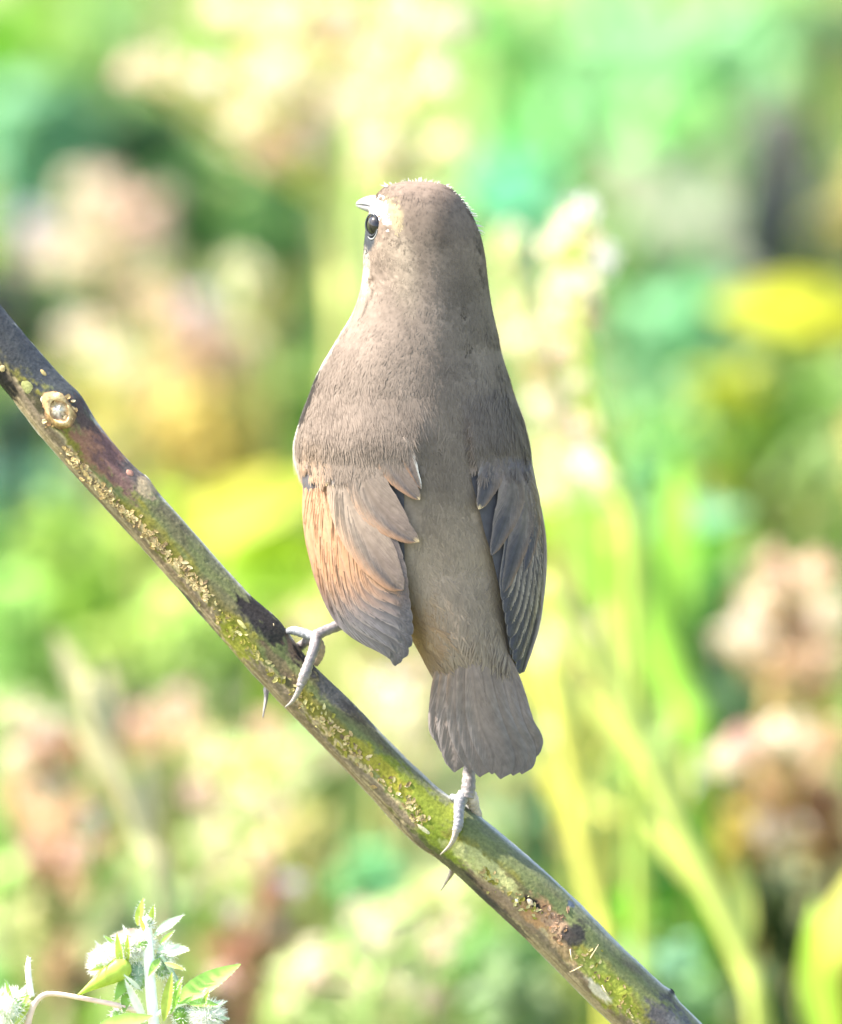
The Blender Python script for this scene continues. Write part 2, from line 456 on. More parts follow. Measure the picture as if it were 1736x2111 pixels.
COL = [  # X, Y, radius, photo colour, kind
 (30, 40, 90, (175, 225, 95), 'Y'), (0, 120, 100, (120, 205, 20), 'G'), (140, 170, 100, (140, 195, 70), 'G'), (250, 40, 90, (165, 215, 140), 'M'), (210, 120, 70, (150, 205, 90), 'G'),
 (90, 270, 130, (130, 192, 140), 'M'), (60, 350, 110, (128, 196, 150), 'M'), (300, 290, 120, (85, 132, 68), 'D'), (420, 390, 130, (78, 138, 52), 'D'), (400, 490, 90, (84, 148, 72), 'D'), (590, 400, 90, (76, 128, 74), 'D'), (530, 480, 110, (96, 150, 70), 'D'), (630, 500, 70, (140, 160, 120), 'M'), (240, 330, 90, (100, 150, 90), 'D'),
 (10, 600, 90, (82, 88, 84), 'K'), (60, 660, 70, (95, 105, 90), 'K'), (190, 610, 70, (108, 150, 78), 'D'), (560, 640, 70, (165, 170, 88), 'Y'), (520, 760, 70, (160, 175, 95), 'Y'), (660, 640, 70, (180, 245, 120), 'G'), (610, 800, 80, (130, 172, 60), 'G'), (620, 710, 50, (205, 250, 150), 'Y'),
 (290, 830, 110, (232, 212, 120), 'T'), (410, 900, 110, (236, 214, 120), 'T'), (460, 960, 80, (226, 196, 80), 'T'), (130, 800, 80, (190, 190, 110), 'Y'), (380, 780, 80, (222, 196, 138), 'T'), (520, 880, 80, (210, 205, 120), 'T'), (240, 950, 80, (205, 200, 110), 'Y'),
 (20, 880, 90, (82, 115, 82), 'D'), (20, 1010, 110, (122, 182, 165), 'M'), (120, 1010, 70, (130, 175, 120), 'M'), (120, 1110, 100, (170, 215, 85), 'Y'), (0, 1140, 80, (120, 195, 70), 'G'),
 (330, 1100, 110, (200, 235, 80), 'Y'), (560, 1200, 110, (195, 240, 60), 'Y'), (200, 1230, 120, (190, 246, 80), 'Y'), (30, 1270, 100, (178, 240, 110), 'Y'), (400, 1290, 110, (200, 245, 110), 'Y'), (580, 1280, 80, (225, 248, 110), 'Y'), (650, 1200, 60, (195, 225, 40), 'Y'), (640, 1120, 60, (160, 180, 70), 'Y'),
 (60, 1400, 110, (180, 230, 120), 'G'), (260, 1370, 90, (180, 215, 90), 'Y'), (350, 1390, 80, (150, 190, 80), 'G'), (480, 1340, 70, (128, 158, 98), 'D'), (240, 1440, 60, (118, 128, 108), 'K'), (650, 1280, 60, (245, 250, 150), 'Y'), (790, 1400, 90, (240, 240, 160), 'Y'), (760, 1330, 70, (200, 220, 110), 'Y'),
 (30, 1500, 80, (200, 225, 130), 'Y'), (420, 1480, 80, (215, 240, 150), 'Y'), (430, 1600, 100, (232, 244, 140), 'Y'), (350, 1600, 70, (180, 190, 120), 'T'), (20, 1720, 80, (140, 215, 70), 'G'), (0, 1850, 80, (200, 245, 120), 'G'), (100, 1900, 90, (195, 205, 120), 'Y'), (350, 1780, 90, (215, 240, 140), 'Y'),
 (560, 1620, 90, (220, 242, 130), 'Y'), (680, 1560, 90, (205, 235, 140), 'G'), (690, 1680, 90, (170, 205, 90), 'G'), (760, 1800, 80, (150, 228, 160), 'M'), (640, 1740, 80, (210, 215, 120), 'Y'), (660, 1860, 90, (195, 240, 130), 'Y'), (330, 1900, 70, (160, 215, 120), 'G'), (150, 1990, 70, (190, 165, 120), 'T'), (560, 1890, 80, (146, 138, 108), 'R'), (500, 1970, 80, (172, 136, 100), 'R'), (250, 1920, 70, (195, 220, 140), 'G'), (440, 2080, 60, (160, 140, 110), 'R'),
 (780, 1950, 90, (225, 246, 160), 'Y'), (640, 2050, 100, (215, 245, 140), 'Y'), (880, 2000, 100, (205, 240, 140), 'Y'), (1000, 1960, 80, (150, 215, 110), 'G'), (1050, 2050, 90, (180, 218, 140), 'G'), (1150, 2070, 70, (140, 168, 95), 'D'), (900, 1880, 70, (225, 240, 150), 'Y'), (870, 1480, 70, (240, 245, 170), 'Y'), (860, 1380, 60, (245, 245, 170), 'Y'), (800, 1540, 70, (225, 235, 150), 'Y'),
 (1020, 60, 110, (165, 245, 120), 'G'), (1100, 150, 120, (158, 250, 120), 'G'), (1290, 180, 150, (178, 254, 160), 'G'), (1450, 120, 150, (172, 244, 150), 'G'), (1250, 50, 110, (165, 230, 130), 'G'), (1600, 60, 120, (150, 215, 130), 'G'), (1400, 290, 120, (165, 250, 130), 'G'), (1200, 300, 120, (150, 245, 130), 'G'), (1050, 320, 90, (138, 246, 128), 'G'), (1060, 400, 80, (165, 252, 205), 'M'), (1130, 460, 70, (110, 215, 120), 'G'), (1000, 400, 60, (120, 220, 150), 'M'),
 (1690, 170, 100, (104, 160, 98), 'D'), (1720, 60, 90, (115, 165, 110), 'D'), (1540, 250, 90, (165, 205, 140), 'G'), (1700, 330, 80, (165, 180, 160), 'M'), (1700, 440, 80, (165, 165, 155), 'K'), (1720, 520, 50, (120, 118, 110), 'K'), (1480, 420, 110, (205, 222, 185), 'M'), (1380, 400, 90, (180, 225, 150), 'G'), (1310, 410, 80, (168, 195, 130), 'G'), (1400, 470, 70, (205, 215, 180), 'M'),
 (1360, 560, 100, (135, 202, 95), 'G'), (1330, 500, 70, (120, 200, 90), 'G'), (1420, 640, 100, (132, 206, 140), 'M'), (1310, 700, 100, (130, 202, 118), 'G'), (1500, 730, 90, (130, 196, 118), 'G'), (1440, 800, 90, (130, 195, 115), 'G'), (1330, 830, 90, (128, 195, 130), 'M'),
 (1620, 740, 90, (150, 190, 68), 'G'), (1490, 830, 90, (190, 212, 45), 'Y'), (1600, 890, 120, (188, 246, 90), 'Y'), (1700, 820, 90, (165, 225, 95), 'G'), (1400, 920, 90, (160, 225, 110), 'G'), (1500, 960, 90, (165, 225, 70), 'Y'), (1600, 1010, 110, (150, 182, 62), 'G'), (1690, 970, 80, (165, 210, 100), 'G'), (1600, 1080, 70, (138, 165, 65), 'D'), (1700, 1070, 60, (175, 185, 110), 'T'),
 (1320, 990, 80, (150, 232, 130), 'G'), (1140, 1060, 70, (195, 240, 60), 'Y'), (1190, 1090, 70, (200, 245, 80), 'Y'), (1270, 1110, 70, (185, 225, 100), 'Y'), (1140, 1130, 70, (165, 190, 50), 'Y'), (1240, 1190, 90, (222, 208, 140), 'T'), (1170, 1230, 70, (198, 190, 118), 'T'), (1300, 1290, 70, (205, 215, 120), 'Y'), (1380, 1200, 80, (120, 210, 90), 'G'), (1450, 1190, 70, (130, 205, 80), 'G'),
 (1490, 1270, 80, (92, 132, 66), 'D'), (1470, 1380, 80, (88, 140, 80), 'D'), (1510, 1450, 70, (105, 150, 95), 'D'), (1260, 1380, 50, (120, 160, 70), 'D'), (1160, 1420, 80, (205, 185, 130), 'T'), (1130, 1340, 60, (245, 245, 160), 'Y'), (1210, 1470, 60, (180, 170, 120), 'T'), (1340, 1440, 60, (190, 220, 120), 'Y'), (1360, 1560, 80, (205, 242, 130), 'Y'), (1430, 1530, 60, (215, 235, 150), 'Y'),
 (1110, 1680, 90, (140, 205, 135), 'G'), (1060, 1610, 60, (200, 205, 140), 'T'), (1090, 1760, 60, (130, 200, 120), 'G'), (1200, 1720, 60, (210, 200, 120), 'T'), (1290, 1650, 70, (190, 225, 110), 'Y'), (1340, 1740, 90, (92, 192, 78), 'G'), (1320, 1820, 80, (85, 190, 65), 'G'), (1310, 1890, 70, (132, 228, 30), 'G'), (1400, 1880, 60, (140, 180, 80), 'G'), (1250, 1790, 50, (130, 170, 90), 'D'), (1360, 1990, 80, (150, 205, 160), 'M'), (1430, 2070, 70, (145, 190, 130), 'M'), (1440, 1760, 60, (165, 195, 90), 'Y'),
 (1560, 1740, 90, (205, 185, 95), 'T'), (1510, 1660, 70, (225, 200, 110), 'T'), (1700, 1740, 70, (170, 140, 90), 'R'), (1600, 1860, 100, (82, 102, 48), 'D'), (1540, 1950, 80, (105, 125, 62), 'D'), (1640, 1950, 70, (70, 92, 45), 'D'), (1560, 2060, 70, (120, 150, 80), 'D'), (1500, 1810, 60, (150, 175, 70), 'Y'), (1690, 1660, 50, (150, 108, 68), 'R'),
]
for i, a in enumerate(COL):
    near_stub = 1460 < a[0] and 140 < a[1] < 540
    colony(*a, seed=300 + i, h=0.02 if near_stub else 0.05 + 0.05 * ((i * 7) % 3) / 2)
# the same growth carries on to either side, out of the picture
rr_ = np.random.default_rng(77)
pal = [((160, 245, 120), 'G'), ((130, 195, 130), 'M'), ((200, 240, 90), 'Y'), ((85, 135, 65), 'D'), ((230, 210, 130), 'T'), ((165, 130, 95), 'R')]
for i in range(56):
    sx = -1 if i % 2 else 1
    X = 868 + sx * rr_.uniform(960, 2700); Y = rr_.uniform(-150, 2200)
    c_, k_ = pal[rr_.integers(len(pal))]
    colony(X, Y, rr_.uniform(90, 160), c_, k_, seed=600 + i, n=34)

# flower and seed heads on stalks
def head_mesh(cen, R, c, seed, n=None):
    r = np.random.default_rng(seed)
    n = n or int(np.clip(60 * (R / .005), 36, 80))
    p = rand_dirs(n, r) * (r.uniform(0, 1, (n, 1)) ** .5) * R + cen
    nr = rand_dirs(n, r); dv = unit(np.cross(nr, rand_dirs(n, r)))
    L = R * r.uniform(.45, .8, n)
    colr = c[None] * r.uniform(.75, 1.25, (n, 1))
    return blades(p - dv * L[:, None] * .5, dv, nr, L, L * .55, colr, 3, .3, .3)

def flower_stalk(name, label, cat, d, main, srad, scol, heads, group=None, g=None):
    """main: picture polyline top to bottom; heads: X, Y, r, colour"""
    mp = P(np.array([m[0] for m in main], float), np.array([m[1] for m in main], float), d)
    last = mp[-1]
    root = empty(name, (last[0], last[1] + .02, 0), label, cat, group)
    stem_to_ground(mp, srad, alb(scol), root)
    k = (DIST + d) / DIST
    M = np.array(main, float)
    dense = cr(M, np.linspace(0, len(M) - 1, 60))
    br = []
    for i, (X, Y, rp, c) in enumerate(heads):
        if c == PYL and i % 2: c = (250, 226, 178) if i % 4 == 1 else (246, 216, 176)
        cen = P(X, Y, d + random.uniform(-.03, .03))
        v, f, cc = head_mesh(cen, rp * S * k, np.clip(alb(c, g or .70) * np.array([1.0, .98, 1.34]), 0, .82), seed=hash((int(X), int(Y))) % 9999)
        mesh('seed_head', v, f, M_dry, root, cc, kind='stuff')
        j = np.argmin((dense[:, 0] - X) ** 2 * 1.6 + (dense[:, 1] - Y - abs(X - dense[:, 0]) * .7) ** 2)
        a = P(dense[j, 0], dense[j, 1], d)
        v, f = tube([a, (a + cen) / 2 + np.array([0, 0, -.002]), cen], [srad * .45, srad * .4, srad * .3], 6, 3)
        br.append((v, f, np.broadcast_to(alb(scol), v.shape)))
    v, f, cc = join(br)
    mesh('stalk_branches', v, f, M_stem, root, cc, kind='stuff')
    return root
CRM = (252, 240, 185); PYL = (252, 250, 180); PCH = (246, 214, 162); PNK = (244, 205, 168); WHT = (255, 248, 222); TN = (222, 188, 132); BRN = (176, 132, 92); LIL = (215, 205, 200); BEI = (225, 212, 170)
flower_stalk('flowering_stalk', 'tall branching stalk of cream flowers rising behind the bird head', 'flower stalk', 1.0, [(655, 40), (672, 150), (688, 260), (697, 420), (705, 560), (712, 700)], .0042, (252, 252, 150),
    [(437, 150, 26, WHT), (330, 128, 36, CRM), (385, 160, 34, CRM), (270, 150, 36, PYL), (590, 55, 62, PYL), (700, 40, 56, PYL), (560, 165, 55, CRM), (640, 215, 58, PYL), (500, 245, 36, CRM), (480, 288, 36, CRM), (560, 310, 46, PCH), (640, 290, 46, CRM), (620, 130, 50, PYL), (695, 130, 50, PYL), (700, 210, 40, CRM), (512, 205, 18, BRN), (420, 235, 34, BEI), (590, 345, 34, TN), (540, 40, 36, BEI), (460, 25, 44, CRM), (660, 360, 30, PYL), (600, 255, 26, TN), (520, 110, 30, TN), (445, 200, 26, TN), (720, 90, 22, (214, 176, 120)), (340, 175, 24, TN), (650, 30, 24, TN), (560, 270, 22, BRN)])
flower_stalk('flowering_stalk', 'cream flower spray with pink buds above the bird crown', 'flower stalk', .9, [(880, 60), (850, 180), (820, 300), (800, 420)], .0022, (240, 235, 150),
    [(905, 160, 26, WHT), (880, 185, 26, PNK), (830, 205, 36, CRM), (780, 300, 46, CRM), (850, 300, 36, PYL), (920, 295, 34, PYL), (900, 55, 40, BEI), (780, 110, 44, CRM), (820, 20, 46, PYL), (760, 190, 36, PYL), (950, 40, 36, BEI), (760, 350, 30, PCH), (850, 350, 34, PYL), (930, 340, 30, (200, 225, 110)), (740, 260, 30, PYL)])
flower_stalk('dried_flower_cluster', 'peach coloured dried flower cluster in front of dark green leaves', 'flower cluster', 1.35, [(230, 420), (250, 520), (300, 640), (360, 760)], .002, (215, 205, 150),
    [(170, 390, 44, CRM), (225, 400, 40, PYL), (240, 440, 42, PNK), (300, 440, 40, PNK), (260, 490, 50, PCH), (195, 480, 40, CRM), (120, 480, 40, BEI), (80, 520, 46, BEI), (140, 540, 44, CRM), (320, 510, 36, BEI), (220, 560, 44, PCH), (60, 460, 34, LIL), (340, 410, 30, BEI)])
flower_stalk('dried_flower_cluster', 'pinkish dried flower cluster between yellow bud and dark leaves', 'flower cluster', 1.25, [(330, 600), (380, 690), (420, 780), (440, 860)], .002, (215, 195, 140),
    [(300, 620, 40, PCH), (345, 650, 46, PCH), (400, 640, 40, LIL), (400, 700, 44, PNK), (450, 700, 44, TN), (380, 730, 40, TN), (490, 720, 34, BEI), (510, 700, 22, CRM), (430, 660, 34, BEI), (470, 770, 34, (200, 170, 110))])
flower_stalk('flower_bud', 'single round pale yellow bud on a thin stalk left of the bird neck', 'flower bud', 1.1, [(500, 575), (520, 660), (560, 790)], .0018, (200, 200, 120),
    [(500, 570, 40, PYL), (515, 600, 36, CRM), (480, 545, 26, PYL)])
flower_stalk('dried_flower_cluster', 'cream dried flower cluster above the slanting stem knot', 'flower cluster', 1.1, [(200, 690), (230, 760), (280, 860)], .0018, (215, 205, 140),
    [(180, 700, 40, CRM), (230, 740, 36, CRM), (150, 680, 34, BEI), (215, 690, 34, PCH), (260, 770, 34, PYL)])
flower_stalk('flowering_stalk', 'upright cream seed stalk right of the bird nape', 'flower stalk', .62, [(1190, 440), (1190, 600), (1205, 740), (1232, 860), (1272, 1010), (1310, 1160)], .0030, (225, 248, 120),
    [(1192, 440, 34, WHT), (1150, 505, 38, CRM), (1238, 535, 36, WHT), (1180, 548, 13, BRN), (1196, 590, 40, CRM), (1210, 645, 34, PNK), (1160, 590, 36, PYL), (1170, 470, 30, CRM), (1220, 500, 26, PCH), (1200, 690, 26, TN), (1150, 650, 36, PYL), (1160, 720, 34, PYL), (1190, 790, 26, BEI), (1212, 950, 32, WHT), (1240, 985, 26, CRM), (1200, 880, 30, PYL)])
flower_stalk('flowering_stalk', 'loose pale yellow flower spray against the bird right shoulder', 'flower stalk', .8, [(1040, 480), (1060, 640), (1100, 800), (1150, 960), (1180, 1100)], .0022, (225, 240, 130),
    [(1050, 500, 34, CRM), (1040, 540, 30, PCH), (1060, 620, 40, PYL), (1050, 690, 40, PYL), (1085, 700, 34, CRM), (1110, 770, 36, TN), (1120, 840, 38, CRM), (1150, 880, 34, PYL), (1120, 930, 34, CRM), (1165, 950, 36, PCH), (1150, 1000, 40, PYL), (1110, 1010, 34, CRM), (1200, 1010, 30, PYL), (1085, 640, 26, PYL), (1100, 560, 24, BEI)])
flower_stalk('dried_seed_clump', 'large straw and peach dried seed clump right of the wing tip', 'seed clump', .85, [(1600, 1190), (1610, 1330), (1590, 1480), (1570, 1650)], .0026, (225, 190, 120),
    [(1600, 1175, 44, PCH), (1690, 1180, 40, PCH), (1650, 1210, 44, CRM), (1560, 1250, 40, CRM), (1620, 1260, 44, PCH), (1535, 1300, 36, WHT), (1500, 1320, 34, CRM), (1590, 1320, 48, PCH), (1660, 1300, 48, PCH), (1710, 1270, 44, CRM), (1650, 1380, 50, TN), (1700, 1360, 44, PCH), (1570, 1380, 40, TN), (1530, 1240, 26, BRN), (1610, 1430, 36, TN), (1690, 1430, 40, (196, 150, 90)), (1600, 1220, 36, CRM), (1560, 1330, 36, CRM), (1630, 1340, 40, CRM)])
flower_stalk('dried_seed_clump', 'low straw coloured seed clump with brown hollow under the large clump', 'seed clump', .8, [(1600, 1530), (1620, 1640), (1600, 1760)], .0024, (205, 165, 100),
    [(1535, 1535, 40, PNK), (1590, 1520, 40, CRM), (1650, 1520, 38, CRM), (1710, 1530, 44, TN), (1600, 1580, 40, (236, 206, 140)), (1680, 1590, 40, TN), (1500, 1570, 32, CRM), (1665, 1650, 34, (140, 96, 62)), (1610, 1660, 26, BRN), (1720, 1640, 34, BRN), (1420, 1610, 24, WHT), (1640, 1720, 34, BEI), (1560, 1640, 34, TN), (1580, 1710, 34, BEI), (1470, 1560, 26, CRM), (1710, 1700, 34, BRN)])
flower_stalk('dried_seed_clump', 'tan and rust dried seed clump beside a bent grey stalk', 'seed clump', .75, [(110, 1540), (130, 1660), (140, 1800)], .0022, (190, 150, 110),
    [(60, 1560, 40, TN), (150, 1530, 30, (176, 112, 76)), (170, 1560, 20, (160, 96, 66)), (40, 1640, 40, (226, 186, 130)), (110, 1620, 40, BEI), (190, 1690, 28, LIL), (110, 1700, 44, TN), (222, 1735, 26, (172, 112, 76)), (90, 1790, 36, BRN), (30, 1570, 30, CRM), (60, 1700, 36, TN), (150, 1660, 34, TN), (160, 1760, 34, PNK), (110, 1500, 34, BEI), (50, 1480, 34, CRM), (80, 1530, 26, PNK), (90, 1860, 30, BRN), (160, 1830, 30, TN), (70, 1760, 30, PNK)])
flower_stalk('dried_seed_clump', 'peach dried seed clump under a dark hollow by the foot', 'seed clump', .9, [(330, 1450), (330, 1560), (350, 1680)], .002, (200, 170, 120),
    [(290, 1490, 36, PNK), (350, 1450, 30, BEI), (385, 1440, 28, PNK), (385, 1490, 34, PCH), (300, 1560, 34, TN), (330, 1510, 30, TN), (410, 1530, 28, PCH), (260, 1520, 26, BRN), (320, 1620, 30, PCH)])
flower_stalk('dried_seed_clump', 'dull brown and lilac dried clump below the slanting stem', 'seed clump', .7, [(540, 1800), (540, 1900), (520, 2010)], .002, (165, 130, 100),
    [(560, 1850, 36, BRN), (500, 1950, 40, BRN), (600, 1830, 26, LIL), (570, 1810, 24, (150, 140, 110)), (540, 1760, 34, PCH), (480, 1990, 34, BRN), (560, 1920, 34, (150, 140, 105)), (520, 2040, 34, BRN), (450, 2020, 30, PNK), (480, 1880, 26, BEI)])
flower_stalk('flowering_stalk', 'loose pale yellow flowers low between the slanting stem and woolly buds', 'flower stalk', .8, [(480, 1560), (500, 1680), (520, 1800), (540, 1930)], .0018, (215, 235, 130),
    [(550, 1500, 34, PCH), (575, 1540, 26, PCH), (430, 1560, 34, PYL), (420, 1640, 36, PYL), (500, 1640, 36, PYL), (560, 1670, 36, PYL), (490, 1550, 30, (215, 245, 150)), (440, 1720, 34, CRM), (510, 1730, 30, PYL), (460, 1790, 30, PYL), (610, 1600, 30, PYL), (600, 1720, 30, (240, 225, 140)), (400, 1840, 28, PYL)])
flower_stalk('flowering_stalk', 'pale yellow round flower heads low under the slanting stem', 'flower stalk', .62, [(790, 1900), (780, 1990), (760, 2090)], .0018, (205, 235, 140),
    [(780, 1930, 34, CRM), (650, 2000, 40, PYL), (640, 1950, 28, CRM), (900, 1950, 38, PYL), (870, 1840, 32, (235, 238, 140)), (740, 1880, 26, PYL), (830, 2030, 34, PYL), (720, 2040, 30, PYL), (700, 1950, 24, (200, 235, 110)), (940, 1900, 26, PYL), (600, 2070, 30, PYL), (890, 2060, 30, PYL)])
flower_stalk('flowering_stalk', 'pale buds seen between the bird tail and left leg', 'flower stalk', .9, [(800, 1420), (760, 1560), (740, 1700)], .0018, (225, 240, 150),
    [(800, 1430, 38, WHT), (850, 1400, 30, PYL), (770, 1480, 30, PYL), (830, 1500, 30, CRM), (860, 1560, 26, PCH), (700, 1560, 28, PYL), (750, 1380, 26, PCH), (640, 1290, 30, PYL)])
flower_stalk('flowering_stalk', 'creamy yellow flowers beside the right edge of the tail', 'flower stalk', .85, [(1140, 1330), (1165, 1480), (1195, 1640)], .0026, (250, 244, 120),
    [(1130, 1320, 30, PYL), (1110, 1370, 28, PYL), (1160, 1390, 30, PCH), (1130, 1430, 30, CRM), (1140, 1500, 28, PYL), (1190, 1330, 24, WHT), (1170, 1540, 26, TN), (1240, 1300, 26, CRM), (1290, 1500, 26, WHT), (1330, 1690, 24, CRM)])

# long bare stalks and single broad leaves
def stalk(name, label, d, pts, rad, c, cat='stalk', g=None, sheath=True):
    A = np.array(pts, float)
    mp = P(A[:, 0], A[:, 1], d)
    root = empty(name, (mp[-1][0], mp[-1][1] + .02, 0), label, cat)
    stem_to_ground(mp, rad, alb(c, g or GAIN), root)
    # a few withered leaf sheaths at the joints
    for i in range(1, len(A) - 1 if sheath else 1):
        dv = unit(mp[i - 1] - mp[i] + np.array([.4 * (-1) ** i, 0, .1]) * np.linalg.norm(mp[i] - mp[i - 1]))
        L = rad * 9
        v, f, cc = blades(mp[i][None], dv, np.array([0, -1, .4]), L, rad * 2.4, alb(c, g or GAIN), 5, .25, .3)
        mesh('leaf_sheath', v, f, M_leaf, root, cc)
    return root
stalk('bent_stalk', 'long pale yellow green stalk slanting down right of the tail', .55, [(1120, 1190), (1190, 1300), (1270, 1440), (1340, 1580), (1400, 1710), (1470, 1850), (1530, 1980), (1566, 2120)], .0030, (240, 250, 130))
stalk('bent_stalk', 'short yellow stalk crossing behind the slanting stem', .6, [(1125, 1360), (1160, 1500), (1185, 1620), (1200, 1740), (1235, 1880), (1255, 2000)], .0030, (250, 244, 115))
stalk('broad_grass_stalk', 'thick bright green stalk right of the folded wing', .85, [(1270, 1090), (1330, 1210), (1375, 1330), (1410, 1440), (1440, 1560)], .0058, (190, 252, 90))
stalk('bent_stalk', 'bent grey straw stalk beside the rusty seed clump', .6, [(182, 1395), (188, 1470), (225, 1550), (262, 1640), (300, 1740), (335, 1850)], .0026, (225, 215, 165))
stalk('dead_post', 'dark grey broken dead stub standing in far right undergrowth', 1.6, [(1620, 215), (1610, 310), (1596, 420), (1586, 500)], 0.0115, (138, 134, 128), 'dead stub', g=.26, sheath=False)
stalk('bent_stalk', 'pale bent stalk leaning under the far green leaves', 1.5, [(1330, 330), (1420, 440), (1500, 540), (1560, 620)], .004, (215, 218, 180))

def big_leaf(name, label, d, base, tip, wpx, c, nrm=(-.3, -.8, .6), droop=.15, cat='leaf plant', extra=()):
    """a plant whose few broad leaves show one by one"""
    b = P(base[0], base[1], d)
    root = empty(name, (b[0], b[1] + .02, 0), label, cat)
    stem_to_ground([b, b + np.array([0.002, .004, -.01])], .0022, alb((190, 225, 110)), root)
    k = S * (DIST + d) / DIST
    for i, (bb, tp, w, cl) in enumerate([(base, tip, wpx, c), *extra]):
        b_ = P(bb[0], bb[1], d + .004 * i); t_ = P(tp[0], tp[1], d - .01)
        L = np.linalg.norm(t_ - b_)
        v, f, cc = blades(b_[None], unit(t_ - b_), np.array(nrm, float), L, w * k, alb(cl), 14, droop, .22, .9)
        n_ = .85 + .3 * fbm(v * 80, 2)
        mesh('leaf', v, f, M_leaf, root, cc * n_[:, None])
    return root
big_leaf('yellow_leaf_plant', 'broad bright yellow leaf above olive leaves on the far right', 1.2, (1790, 640), (1470, 615), 120, (255, 252, 70), extra=[((1790, 680), (1560, 655), 90, (252, 246, 80)), ((1780, 700), (1650, 600), 80, (255, 255, 100))])
big_leaf('pale_leaf_plant', 'broad pale mint leaf over a bright green leaf right of the wing', 1.0, (1300, 1090), (1530, 1040), 70, (180, 255, 195), extra=[((1330, 1140), (1540, 1110), 75, (162, 252, 66)), ((1350, 1180), (1480, 1150), 60, (140, 235, 90))])
big_leaf('yellow_green_leaf_plant', 'broad yellow green leaf pointing at the left wing edge', 1.0, (395, 1120), (680, 960), 95, (232, 246, 80), extra=[((420, 1150), (690, 1090), 80, (205, 242, 40)), ((440, 1190), (660, 1210), 80, (200, 248, 60)), ((380, 1080), (560, 960), 70, (232, 226, 80))])
big_leaf('yellow_green_leaf_plant', 'big rounded yellow leaf with green rim low on the right', .55, (1740, 2260), (1745, 1800), 260, (255, 252, 130), nrm=(-.75, -.5, .6), droop=.04, extra=[((1715, 2240), (1668, 1860), 120, (205, 250, 95)), ((1760, 2260), (1775, 1840), 190, (255, 255, 150))])
big_leaf('olive_leaf_plant', 'olive yellow broad leaf under the bright yellow leaf', 1.3, (1400, 920), (1560, 770), 100, (196, 210, 30), extra=[((1420, 880), (1500, 800), 70, (190, 205, 40))])
# ------------------------------------------------------------------ branch
BC = np.array([  # centre line X, Y, depth, radius (photo units)
    (-1150, -700, 420, 34), (-820, -330, 330, 40), (-480, 60, 250, 47), (-200, 440, 190, 50), (-60, 638, 165, 53), (80, 805, 150, 54), (185, 935, 145, 53), (300, 1062, 140, 51),
    (410, 1186, 138, 51), (512, 1300, 136, 53), (607, 1405, 135, 52), (706, 1505, 135, 53), (803, 1606, 135, 54),
    (888, 1690, 135, 59), (945, 1728, 135, 61), (1050, 1816, 135, 65), (1150, 1909, 135, 66), (1250, 2010, 135, 65),
    (1360, 2118, 135, 66), (1520, 2290, 140, 70), (1750, 2560, 160, 76), (2000, 2900, 190, 82), (2250, 3330, 230, 88), (2430, 3800, 280, 96), (2560, 4350, 330, 106)], float)
tt = np.concatenate([np.linspace(0, 3, 90, endpoint=False), np.linspace(3, 19, 1500, endpoint=False), np.linspace(19, len(BC) - 1, 160)])
bc = cr(BC, tt)
bw = B(bc[:, 0], bc[:, 1], bc[:, 2])
br = bc[:, 3] * S
btan = unit(np.gradient(bw, axis=0))
blen = np.concatenate([[0], np.cumsum(np.linalg.norm(np.diff(bw, axis=0), axis=1))]) / S
bn_top = unit(np.cross(btan, FW)); bn_top *= np.sign(bn_top[:, 2:3])      # towards the upper edge
bn_cam = unit(np.cross(btan, bn_top)); bn_cam *= -np.sign((bn_cam @ FW))[:, None]  # towards the camera
NA = 132
ang = np.linspace(0, 2 * np.pi, NA, endpoint=False)     # 0 upper edge, pi/2 camera, pi lower edge
Q = ang / np.pi                                          # 0..1 camera side
rel = np.stack([np.broadcast_to(blen[:, None] / 60, (len(tt), NA)), np.broadcast_to(np.cos(ang)[None] * 1.0, (len(tt), NA)), np.broadcast_to(np.sin(ang)[None] * 1.0, (len(tt), NA))], -1)
n_big = fbm(rel * np.array([0.35, 1.2, 1.2]) + 3, 3)
n_mid = fbm(rel * np.array([1.2, 3.5, 3.5]) + 9, 4)
n_fine = fbm(rel * np.array([5.0, 9, 9]) + 31, 3)
n_str = fbm(rel * np.array([0.5, 11, 11]) + 57, 3)
# pixel place of every vertex, for the marks this stem carries
PX = bc[:, 0][:, None] + (bn_top @ RT)[:, None] * np.cos(ang)[None] * bc[:, 3][:, None]
PY = bc[:, 1][:, None] - (bn_top @ UP)[:, None] * np.cos(ang)[None] * bc[:, 3][:, None]
QQ = np.broadcast_to(Q[None], PX.shape)
front = (QQ <= 1.0)
qf = np.where(QQ <= 1, QQ, 2 - QQ)                      # mirrored round the back
q = qf + (n_mid - 0.5) * 0.22 + (n_fine - 0.5) * 0.10
GREY = np.array([0.125, 0.130, 0.076]); GGREEN = np.array([0.115, 0.128, 0.050]); OLIVE = np.array([0.140, 0.126, 0.024])
TAN = np.array([0.42, 0.33, 0.19]); BEIGE = np.array([0.25, 0.195, 0.125]); DARK = np.array([0.020, 0.018, 0.018]); RUST = np.array([0.20, 0.095, 0.065]); RIM_LIGHT = np.array([0.36, 0.36, 0.33])

